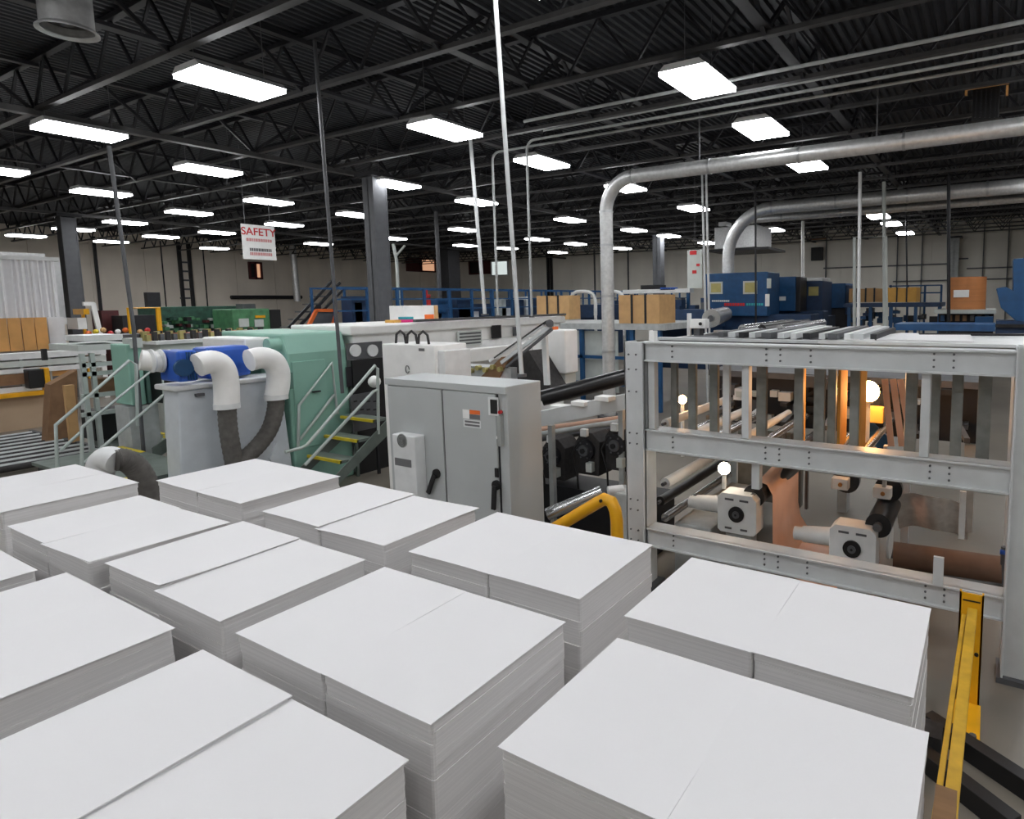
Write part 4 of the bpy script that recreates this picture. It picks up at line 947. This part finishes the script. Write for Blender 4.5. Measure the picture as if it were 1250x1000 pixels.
e_ = XP(520.5, 360, -16.4); tag(G().cyl((-16.4, e_.y, 2.262), (-16.4, e_.y, 3.1), .13, 16).cyl((-16.4, e_.y, 3.1), (-16.4, e_.y, 3.25), .05, 10).build('fire_extinguisher', 'red'), 'red fire extinguisher on the blue catwalk', 'extinguisher')
# box with sticker on the white press
a = XP(513, 400, -9.8)
t = thing('white_carton', 'white carton with an orange square on top of the white press', 'carton', (-9.8, a.y, 2.46))
G().sbox(493, 373, 535, 399, -9.6, .4).build('carton', 'white', t, bevel=.005); G().sbox(519, 384, 530, 397, -9.59, .01).build('orange_label', 'orange', t)
G().sbox(531, 373, 535, 399, -9.58, .3).build('orange_side', 'card', t)
for k, (r4, m, lb) in enumerate((((481,394,496,399), 'magenta', 'magenta rag beside the white carton'), ((488,387,496,393), 'cyan', 'small turquoise pack beside the white carton'), ((472,394,481,398), 'card_gold', 'small gold strip left of the magenta rag'))):
    zz = [2.462, 2.512, 2.462][k]; g = G(); a = XP(r4[0], r4[1], -9.5); b = XP(r4[2], r4[1], -9.5); g.box(-9.55, -9.3, a.y, b.y, zz, zz+.05)
    tag(g.build(['rag', 'pack', 'strip'][k], m, bevel=.01), lb, ['rag', 'pack', 'strip'][k])

# cardboard bundles on blue racks
def bundle(r4, Y, n, label, m='card', grp='strapped cardboard bundles', strap='steel_dark', d=.9):
    c = YP((r4[0]+r4[2])/2, r4[3], Y); t = thing('cardboard_bundle', label, 'cardboard', (c.x, Y+d/2, c.z), grp)
    x_0 = YP(r4[0], (r4[1]+r4[3])/2, Y).x; x_1 = YP(r4[2], (r4[1]+r4[3])/2, Y).x; z_1 = YP((r4[0]+r4[2])/2, r4[1], Y).z; z_0 = c.z
    for k in range(n):
        a = x_0+(x_1-x_0)*k/n; b = x_0+(x_1-x_0)*(k+1)/n
        G().box(a+.01, b-.01, Y+.01*(k % 2), Y+d, z_0, z_1-.02*(k % 2)).build('pack', m, t)
    for k in range(1, n): 
        a = x_0+(x_1-x_0)*k/n; s_ = .03*(x_1-x_0)/1.2; G().box(a-s_, a+s_, Y-.012, Y, z_0, z_1+.01).build('strap', strap, t)
    return x_0, x_1, z_0, z_1
b1 = bundle((655,361,695,390), 15.5, 3, 'strapped brown cardboard bundle left of the shiny vertical duct', d=.6)
b2 = bundle((755,360,805,395), 13.5, 3, 'strapped brown cardboard bundle right of the shiny vertical duct')
b3 = bundle((1036,352,1078,369), 22, 4, 'row of brown cardboard packs left of the golden packs', d=1.2)
b4 = bundle((1083,351,1119,369), 21, 3, 'three golden yellow cardboard packs', 'card_gold', d=1.2)
t = thing('bundle_table', 'blue legged steel table under the two strapped bundles', 'table', (-9.8, 14.8, 0))
G().box(b1[0]-.2, b2[1]+.2, 13.4, 16.15, min(b1[2], b2[2])-.16, min(b1[2], b2[2])-.005).build('top', 'frame_dirty', t)
zt_ = min(b1[2], b2[2])-.16
for q in range(8):
    xx = b1[0]+(b2[1]-b1[0])*q/7; G().box(xx-.05, xx+.05, 13.45, 13.55, 0, zt_).build('leg', 'navy', t)
for z_ in (1.3, .6): G().box(b1[0], b2[1], 13.45, 13.52, z_, z_+.08).build('cross_rail', 'navy', t)
G().box(b1[0], b2[0]-.1, 13.6, 13.63, .4, zt_-.05).build('grey_panel', 'sheet_grey', t)
tag(G().box(b1[0], b1[1], 15.5, 16.1, zt_+.155, b1[2]-.003).build('riser', 'frame_dirty'), 'grey riser under the left strapped bundle', 'riser') if b1[2]-(zt_+.16) > .02 else None
# row of hoops / white arched conveyor behind bundles
for k, (px1, px2, yt) in enumerate(((697, 727, 355), (737, 762, 355))):
    a = YP(px1, 375, 17); P_ = [YP(px1, 385, 17), YP(px1, 362, 17), YP(px1+5, 356, 17), YP(px2-6, 356, 17), YP(px2, 364, 17), YP(px2, 385, 17)]
    g = G().tube(smoothp(P_), .06, 8); g.cyl((P_[0].x, 17, 0), (P_[0].x, 17, P_[0].z+.05), .05, 8); g.cyl((P_[-1].x, 17, 0), (P_[-1].x, 17, P_[-1].z+.05), .05, 8)
    tag(g.build('pipe_hoop', 'offwhite', smooth=True), 'pale bent pipe hoop %s the shiny vertical duct' % ('left of', 'right of')[k], 'pipe')
t = thing('overhead_conveyor', 'pale long conveyor rail above the right cardboard bundle', 'conveyor', (-10, 18, 0))
G().fbox(760, 353, 842, 358, 17.5, .3).build('rail', 'offwhite', t); G().fbox(782, 348, 806, 354, 17.6, .4).build('dark_box', 'black', t); G().fbox(806, 351, 824, 354, 17.5, .2).build('blue_cap', 'blue', t)
for px in (764, 838): G().fbox(px, 357, px+3, 440, 17.55, .1).build('post', 'navy', t)
rd = random.Random(5)
t = thing('blue_conveyor_line', 'low dark blue conveyor machinery between bundle and blue press', 'machine', (-8, 17, 0))
G().fbox(806, 378, 866, 400, 16.2, 1.2).build('bed', 'navy_dark', t)
G().fbox(700, 372, 754, 388, 18.5, 1.2).build('bed', 'navy_dark', t)
for k in range(22):
    px = 808+rd.random()*50; py = 362+rd.random()*20; s_ = 3+rd.random()*6
    G().fbox(px, py, px+s_, 392, 16.4+rd.random(), .3).build('fitting', rd.choice(['navy','navy_dark','steel_dark','steel_mid','offwhite','navy']), t)
G().fbox(806, 398, 866, 450, 16.3, 1.0).build('support', 'navy_dark', t); G().fbox(700, 386, 754, 430, 18.6, 1.0).build('support', 'navy_dark', t)
# blue presses
def bmach(name, label, rects, Y, zbase=True, cat='machine'):
    c = YP(rects[0][0][0], rects[0][0][3], Y); t = thing(name, label, cat, (c.x, Y, 0))
    if True:
        q = rects[-1 if rects[-1][4] == 'lower_bed' else -3]; q = [e for e in rects if e[4] == 'lower_bed'][0]; zb = YP((q[0][0]+q[0][2])/2, q[0][3], Y+q[1]).z
        if zb > 0: G().box(YP(q[0][0]+3, 400, Y+q[1]).x, YP(q[0][2]-3, 400, Y+q[1]).x, Y+q[1]+.1, Y+q[1]+q[2]-.1, 0, zb).build('plinth', 'steel_dark', t)
    for (r4, dy, d, m, nm) in rects: G().fbox(*r4, Y+dy, d).build(nm, m, t, bevel=.02 if d > .3 else 0)
    return t
t = bmach('blue_press', 'large blue printing press with two square windows', [((860,333,937,386),0,1.2,'navy','housing'), ((866,344,882,359),-.03,.04,'sheet_grey','window'), ((907,343,924,359),-.03,.04,'sheet_grey','window'), *[((869+2.4*k,366.5,870.8+2.4*k,368.4),-.015,.014,'white','letter_mark') for k in range(9)], *[((884+3.2*k,370,886.4+3.2*k,373.6),-.015,.014,'red_ink','letter_mark') for k in range(8)], *[((911+3*k,370.2,913.2+3*k,373.2),-.015,.014,'cyan','letter_mark') for k in range(7)], ((936,340,941,352),-.03,.04,'sheet_grey','control_panel'), ((934,359,939,374),-.03,.04,'white','white_tag'), ((862,384,990,420),.2,1.0,'navy_dark','lower_bed'), ((868,346,880,357),-.035,.01,'gold_dial','window_mesh'), ((909,345,922,357),-.035,.01,'gold_dial','window_mesh')], 18)
bmach('blue_press', 'blue machine cabinet directly right of the large blue press', [((944,338,971,380),0,.9,'navy','housing'), ((971,338,977,381),.05,.8,'steel_dark','side'), ((951,362,959,367),-.02,.02,'offwhite','plate'), ((946,380,1005,410),.2,.7,'navy_dark','lower_bed')], 20)
bmach('blue_press', 'dark blue machine cabinet with small square window, middle of the row', [((981,343,1004,388),0,1.4,'navy_dark','housing'), ((987,350,999,361),-.02,.03,'gold_dial','window'), ((980,339,1004,343),0,1.2,'offwhite','top_cover'), ((982,386,1010,420),.1,1.2,'navy_dark','lower_bed')], 21)
bmach('blue_press', 'small blue machine cabinet left of the brown packs', [((1010,346,1032,376),0,1.4,'navy','housing'), ((1032,348,1036,384),.05,1.2,'navy_dark','side'), ((1012,375,1036,420),.2,1.2,'steel_dark','lower_bed')], 23)
t = thing('pack_table', 'blue table line under the brown and golden packs', 'table', (-3, 21, 0))
G().fbox(1030, 370, 1148, 375, 20.8, 2.4).build('top', 'navy_dark', t)
for px in (1034, 1060, 1085, 1115, 1144): G().fbox(px, 374, px+4, 420, 20.85, .1).build('leg', 'navy', t)
rd = random.Random(8)
for k in range(30):
    px = 1035+rd.random()*105; py = 376+rd.random()*18; G().fbox(px, py, px+4+rd.random()*8, py+3+rd.random()*5, 21+rd.random(), .3).build('fitting', rd.choice(['navy','navy_dark','steel_dark','steel_mid','navy']), t)
G().fbox(1092, 396, 1215, 404, 12.5, 1.0).build('blue_cover', 'navy', t)
t = thing('far_handrail', 'thin blue handrail before the back wall at right', 'railing', (-1.5, 24, 0))
for yy in (348, 357): G().fbox(1085, yy, 1150, yy+1.6, 24, .05).build('rail', 'navy', t)
for px in (1086, 1107, 1128, 1148): e_ = YP(px, 348, 24); G().box(e_.x, e_.x+.07, 24, 24.05, 0, e_.z).build('post', 'navy', t)
# big kraft roll
c = YP(1178, 378, 20); rr = (YP(1203,357,20).x-YP(1154,357,20).x)/2
t = thing('kraft_roll', 'large upright brown paper roll with white label', 'roll', (c.x, 20+rr, c.z))
zt_ = YP(1178, 338, 20).z
G().cyl((c.x, 20+rr, c.z), (c.x, 20+rr, zt_), rr, 40).build('roll', 'kraft', t, smooth=True)
G().fbox(1164, 354, 1183, 363, 19.98, .02).build('label_sheet', 'white', t)
tag(G().fbox(1140, 378.3, 1216, 383, 19.5, 2.6).build('roll_shelf', 'sheet_grey'), 'pale shelf under the big brown roll', 'shelf')
t = thing('roll_stand', 'dark stand with rollers beneath the pale roll shelf', 'stand', (c.x, 20, 0))
G().fbox(1145, 383, 1212, 440, 20, 1.8).build('base', 'steel_dark', t)
for k in range(7): G().fbox(1148+9*k, 385, 1153+9*k, 392, 19.8, .2).build('foot_roller', rd.choice(['navy','card_dark','steel_mid']), t)
G().fbox(1190, 387, 1212, 402, 19, .8).build('blue_bracket', 'navy', t)
t = thing('blue_lift_arm', 'blue curved lift arm machine at the right picture edge', 'machine', (.7, 16, 0))
pl = [(1237,316),(1262,314),(1262,396),(1240,392),(1222,376),(1216,352),(1228,350),(1237,355)]
G().prism([YP(x, y, 16) for x, y in pl], (0, .8, 0)).build('arm', 'navy', t, bevel=.02)
G().fbox(1215, 392, 1265, 440, 16, 1).build('base', 'navy_dark', t); G().fbox(1212, 396, 1262, 400, 15.9, .1).build('dark_table', 'black', t)

# ================================================================== ducts, conduits, poles, signs
t = thing('exhaust_duct', 'big shiny silver round duct bending down before the gate frame', 'duct', (-5.9, 10.4, 0))
yd = 10.4; zd = YP(800, 210, yd).z; xv = YP(741, 320, yd).x
zr = (YP(800,210,yd).z+YP(1250,156,yd).z)/2
R = .128
P_ = [(xv, yd, .9), (xv, yd, 2.2), (xv, yd, zr-.75)]
G().tube([(xv, yd, .5), (xv, yd, zr-.62)], R, 28).build('drop_section', 'galv', t, smooth=True)
ab = [(xv+.62*(1-math.cos(k*math.pi/16)), yd, zr-.62+.62*math.sin(k*math.pi/16)) for k in range(9)]
G().tube(ab, R, 28).build('elbow', 'galv', t, smooth=True)
G().tube([(xv+.62, yd, zr), (X1-.3, yd, zr)], R, 28).build('main_run', 'galv', t, smooth=True)
for z_ in (1.8, 2.9, 3.9, zr-.62): G().cyl((xv, yd, z_-.02), (xv, yd, z_+.02), R+.008, 28).build('joint_band', 'alu', t, smooth=True)
for x_ in (xv+.62, xv+2.2, xv+3.8, xv+5.4): G().cyl((x_-.02, yd, zr), (x_+.02, yd, zr), R+.008, 28).build('joint_band', 'alu', t, smooth=True)
G().bar((xv+2, yd, zr+R), (xv+2, yd, 6.1), .02, .02).build('hanger', 'steel_mid', t); G().bar((xv+5, yd, zr+R), (xv+5, yd, 6.1), .02, .02).build('hanger', 'steel_mid', t)
tag(G().cyl((xv, yd, 0), (xv, yd, .5), .25, 20).build('duct_base', 'steel_dark'), 'dark inlet drum at the foot of the shiny duct', 'duct')
def bigduct(label, Y, q_h, q_v, R, band=True, vert=True):
    t = thing('exhaust_duct', label, 'duct', (YP(*q_v, Y).x, Y, 0)); z = YP(*q_h, Y).z; xv = YP(*q_v, Y).x; e = 1.5
    if vert:
        G().tube([(xv, Y, 0.02), (xv, Y, z-e)], R, 24).build('drop_section', 'galv', t, smooth=True)
        G().tube([(xv+e*(1-math.cos(k*math.pi/16)), Y, z-e+e*math.sin(k*math.pi/16)) for k in range(9)], R, 24).build('elbow', 'galv', t, smooth=True)
        G().tube([(xv+e, Y, z), (X1-.3, Y, z)], R, 24).build('main_run', 'galv', t, smooth=True)
    else: G().tube([(xv, Y, z), (X1-.3, Y, z)], R, 24).build('main_run', 'galv', t, smooth=True)
    for k in range(5): x_ = xv+e+2*k; G().cyl((x_-.03, Y, z), (x_+.03, Y, z), R+.012, 24).build('joint_band', 'alu', t, smooth=True)
bigduct('silver round duct bending down behind the blue press', 19.6, (1100, 240), (889, 320), .20)
bigduct('thin silver duct running just below the far round duct', 21.5, (1100, 254), (905, 262), .13, vert=False)
t = thing('air_handler', 'silver box air handler hanging by the far duct bend', 'air handler', (-9, 23, 4.9))
G().fbox(872, 276, 924, 303, 23, 1.8).build('casing', 'galv', t, bevel=.02)
G().fbox(865, 303, 938, 306, 22.8, 2.2).build('black_flange', 'black', t); G().fbox(877, 271, 886, 276, 23, .6).build('top_collar', 'galv', t)
for px in (874, 920): a = YP(px, 270, 24); G().bar((a.x, 24, 6.1), (a.x, 24, YP(px,278,24).z), .04, .04).build('hanger', 'steel_dark', t)
# round diffuser top left
c = ZP(83, 40, 5.9); t = thing('round_diffuser', 'short silver round air duct outlet under the roof at upper left', 'duct', (c.x, c.y, 5.9)); R = .24
G().tube([(c.x, c.y, 5.92), (c.x, c.y, 6.5)], R, 36, cap=False).build('collar', 'galv', t, smooth=True)
g = G(); n = 36; V = []
for r_, z_ in ((R*.97, 5.93), (R*1.17, 5.90), (R*1.17, 5.92), (R*.99, 5.96)):
    V += [(c.x+r_*math.cos(2*math.pi*k/n), c.y+r_*math.sin(2*math.pi*k/n), z_) for k in range(n)]
g.add(V, [(i*n+k, i*n+(k+1) % n, ((i+1) % 4)*n+(k+1) % n, ((i+1) % 4)*n+k) for i in range(4) for k in range(n)]).build('flange_ring', 'galv', t)
G().cyl((c.x, c.y, 6.02), (c.x, c.y, 6.05), R*.97, 30).build('dark_core', 'steel_dark', t); G().cyl((c.x, c.y, 5.98), (c.x, c.y, 6.03), .06, 14).build('centre_cap', 'steel_mid', t)
G().tube([(c.x, c.y, 6.5), (c.x, c.y, 6.9)], R*1.1, 30).build('neck', 'galv', t, smooth=True)
# three conduits under the joists and the poles that drop from them
def pole(label, pts, r, m, grp='thin poles and pipes dropping from the roof', name='drop_pole', base=True):
    t = thing(name, label, 'pole', pts[0], grp); pts = [Vector(p) for p in pts]
    G().tube(pts, r, 10).build('tube', m, t, smooth=True)
    if base: e = pts[-1]; G().cyl(e, e+Vector((0,0,.03)), r*2.2, 12).build('foot_flange', 'steel_mid', t, smooth=True)
    return t
for k, (yy, z_, rr) in enumerate(((8.9, 6.02, .035), (9.45, 5.98, .02))):
    tag(G().cyl((-7.4, yy, z_), (X1-.3, yy, z_), rr*.8, 8).build('roof_conduit', 'frame_dirty', smooth=True), '%s pale conduit running right under the joists' % ('nearest and thickest', 'thin middle')[k], 'conduit', 'pale conduits under the joists')
pz = 5.9
def dropconduit(xv, yy, zb, lab):
    e = .18; P_ = [(X1-.3, yy, pz), (xv+e, yy, pz)] + [(xv+e-e*math.sin(k*math.pi/8), yy, pz-e+e*math.cos(k*math.pi/8)) for k in range(1, 5)] + [(xv, yy, zb)]
    pole(lab, P_, .025, 'frame_dirty')
dropconduit(YP(603,250,9.95).x, 9.95, 2.5, 'pale conduit bending down behind the tall thin pole, left of two bends')
dropconduit(YP(646,280,9.6).x, 9.6, 2.5, 'pale conduit bending down right of the tall thin pole, right of two bends')
pole('tall pale pole rising from the top of the grey cabinet to the roof', [Y_ for Y_ in (YP(602.5,-30,4.72), YP(637,460,4.72))], .022, 'frame')
pole('pale pole below the second large ceiling light, standing on the white press', [(YP(574,172,9.3).x, 9.3, 6.1), YP(592,385,9.3)], .036, 'frame')
pole('tall dark pole in front of the teal housing right edge', [XP(384,50,-8.6), XP(418,480,-8.6)], .027, 'steel_mid', base=False)
pole('dark pole at left dropping behind the stairs', [XP(133,178,-11.8), XP(163,400,-11.8), XP(176,560,-11.8)], .028, 'steel_mid', base=False)
for lab, q1, q2, Y, r, m in (('left pole of the close pair before the blue press', (857,212), (863,460), 15.5, .03, 'frame'), ('right pole of the close pair before the blue press', (862,210), (867,460), 15.5, .03, 'frame'),
        ('pale pole dropping before the duct at the right, over the brown packs', (1050,210), (1047,470), 17, .045, 'offwhite'), ('dim pole right of the pale one over the brown packs', (1079,222), (1080,470), 18, .05, 'sheet_grey'),
        ('short white pole right of the blue press', (980,270), (980,470), 20, .07, 'white'), ('tall dark pole in front of the big brown roll', (1158,215), (1158,470), 17, .045, 'steel_dark'),
        ('thin dark pole left of the air handler', (922,226), (923,470), 26, .03, 'steel_dark'), ('thin grey pole left of the wide dark column', (532,258), (542,470), 24, .07, 'steel_mid'),
        ('thin dark rod over the golden packs', (1106,262), (1109,470), 22, .03, 'steel_dark'), ):
    a = ZP(*q1, 6.08); b = YP(*q2, a.y); a.x = (a.x+b.x)/2 if False else a.x; b = a+(b-a)*((a.z-.02)/(a.z-b.z)); pole(lab, [a, b], r, m, base=False)
t = thing('pipe_goalpost', 'pale inverted U pipe frame before the back wall at right', 'frame', (YP(1062,340,19).x, 19, 0))
G().tube([YP(1043,400,19), YP(1043,290,19), YP(1081,289,19), YP(1082,400,19)], .05, 8).build('tube', 'sheet_grey', t)
# signs
def sign(label, q, X, name='hanging_sign', rows_=(), rod=None):
    yl = XP(q[0], q[2], X).y; yr = XP(q[1], q[2], X).y; zt_ = XP((q[0]+q[1])/2, q[3], X).z; zb_ = XP((q[0]+q[1])/2, q[4], X).z
    t = thing(name, label, 'sign', (X, (yl+yr)/2, zb_)); G().box(X-.03, X, yl, yr, zb_, zt_).build('board', 'white', t)
    for yy in (yl+.1, yr-.1): G().cyl((X-.015, yy, zt_), (X-.015, yy, 6.94), .01, 5).build('hanger', 'steel_mid', t)
    return t, yl, yr, zb_, zt_
t, yl, yr, zb_, zt_ = sign('white hanging safety sign with red heading, left of the thick column', (296,336,296,275,317), -17)
def text(body, y, z, size, m, X, par):
    cu_ = D.curves.new('lettering', 'FONT'); cu_.body = body; cu_.size = size; cu_.extrude = .002; cu_.align_x = 'CENTER'; cu_.offset = size*.012
    o = D.objects.new('tmp', cu_); COL.objects.link(o); o.matrix_world = Matrix.Translation((X, y, z)) @ Matrix(((0,0,1,0),(1,0,0,0),(0,1,0,0),(0,0,0,1)))
    bpy.context.view_layer.update(); dg = bpy.context.evaluated_depsgraph_get()
    me = D.meshes.new_from_object(o.evaluated_get(dg)); me.transform(o.matrix_world); D.objects.remove(o)
    off = Vector(par['_o']); me.transform(Matrix.Translation(-off)); me.materials.clear(); me.materials.append(MT[m])
    o2 = D.objects.new('lettering', me); COL.objects.link(o2); o2.parent = par; return o2
hgt = zt_-zb_; ym_ = (yl+yr)/2; wd = yr-yl
text('SAFETY', ym_, zb_+hgt*.70, hgt*.30, 'red_ink', -16.99, t)
rd = random.Random(2)
for k, zf in enumerate((.52, .24, .12)):
    y = yl+wd*(.12+.08*(k > 0))
    while y < yr-wd*.15:
        w_ = wd*rd.uniform(.03, .07); G().box(-17, -16.992, y, y+w_, zb_+hgt*zf, zb_+hgt*(zf+.085)).build('faded_mark', 'pink_ink' if k != 1 else 'gray_ink', t); y += w_+wd*.018
c = YP(850, 322, 16); t = thing('hanging_banner', 'pale banner with faint red marks left of the blue press', 'banner', (c.x, 16, 2.9))
G().fbox(839, 305, 857, 352, 16, .02).build('cloth', 'sheet_grey', t)
for r4 in ((842,306,850,311), (845,330,850,334), (850,322,854,325)): G().fbox(*r4, 15.985, .012).build('red_mark', 'red_ink', t)
a = YP(848, 300, 16); G().bar((a.x, 16.01, YP(848,305,16).z), (a.x, 16.01, 6.94), .01, .01).build('hanger', 'steel_mid', t)
# heater with orange bracket
t = thing('unit_heater', 'black unit heater with orange bracket under the roof at upper right', 'heater', (-.2, 12, 5.4))
G().fbox(1187, 106, 1220, 146, 12, .5).build('casing', 'black', t, bevel=.01)
for k in range(5): G().fbox(1190+6*k, 109, 1192+6*k, 143, 11.98, .02).build('louver', 'steel_dark', t)
G().fbox(1178, 101, 1232, 105, 11.9, .08).build('bracket', 'ply', t)
for px in (1178, 1228): G().fbox(px, 104, px+3, 116, 11.9, .06).build('bracket_leg', 'ply', t)
for px in (1190, 1217): a = YP(px, 102, 12.2); G().cyl((a.x, 12.2, a.z), (a.x, 12.2, 6.9), .015, 6).build('hanger', 'steel_dark', t)
# wall fittings on the back wall
for k, (r4, m, nm, lb) in enumerate((((990,302,1004,318), 'black', 'wall_louver', 'black square louver on the back wall'), ((990,270,1004,288), 'black', 'wall_louver', 'upper dark louver on the back wall under the duct'), ((988,290,1008,292.5), 'card_dark', 'wall_ledge', 'brown ledge between the two dark louvers'))):
    tag(G().fbox(*r4, Y1-.3, .25).build(nm, m), lb, 'louver' if k < 2 else 'ledge')
for k, (x0_, x1_, yy) in enumerate(((1005,1160,324), (1170,1182,315), (1180,1250,326), (1090,1250,341))):
    tag(G().fbox(x0_, yy, x1_, yy+1.5, Y1-.2, .14).build('wall_pipe', 'steel_mid'), 'thin horizontal pipe on the back wall, %s' % ('left long one', 'short stub by the column', 'upper right one', 'lower right one')[k], 'pipe')
for k, px in enumerate((668, 672, 725, 766, 1008, 1095, 1125, 1200, 1230)):
    a = YP(px, 320, Y1-.2); s_ = .18 if k < 2 else .05
    tag(G().box(a.x-s_/2, a.x+s_/2, Y1-.2, Y1-.05, 0, 6.7).build('wall_conduit', 'steel_dark' if k < 2 else 'steel_mid'), 'vertical conduit on the back wall, %s from left' % ORD[k], 'pipe', 'conduits on the back wall')
# Y bracket by thick column
t = thing('wall_pipe_tee', 'pale vertical pipe with a Y bracket right of the thick column', 'pipe', (-20, 16, 0)); a = YP(484, 318, 16)
G().tube([YP(480,298,16), YP(484,318,16), (a.x, 16, 0)], .06, 8).build('stem', 'sheet_grey', t); G().tube([YP(483,313,16), YP(494,300,16)], .04, 8).build('branch', 'sheet_grey', t)

for o in D.objects:
    for k in ('_o', '_x', '_y'):
        if k in o: del o[k]
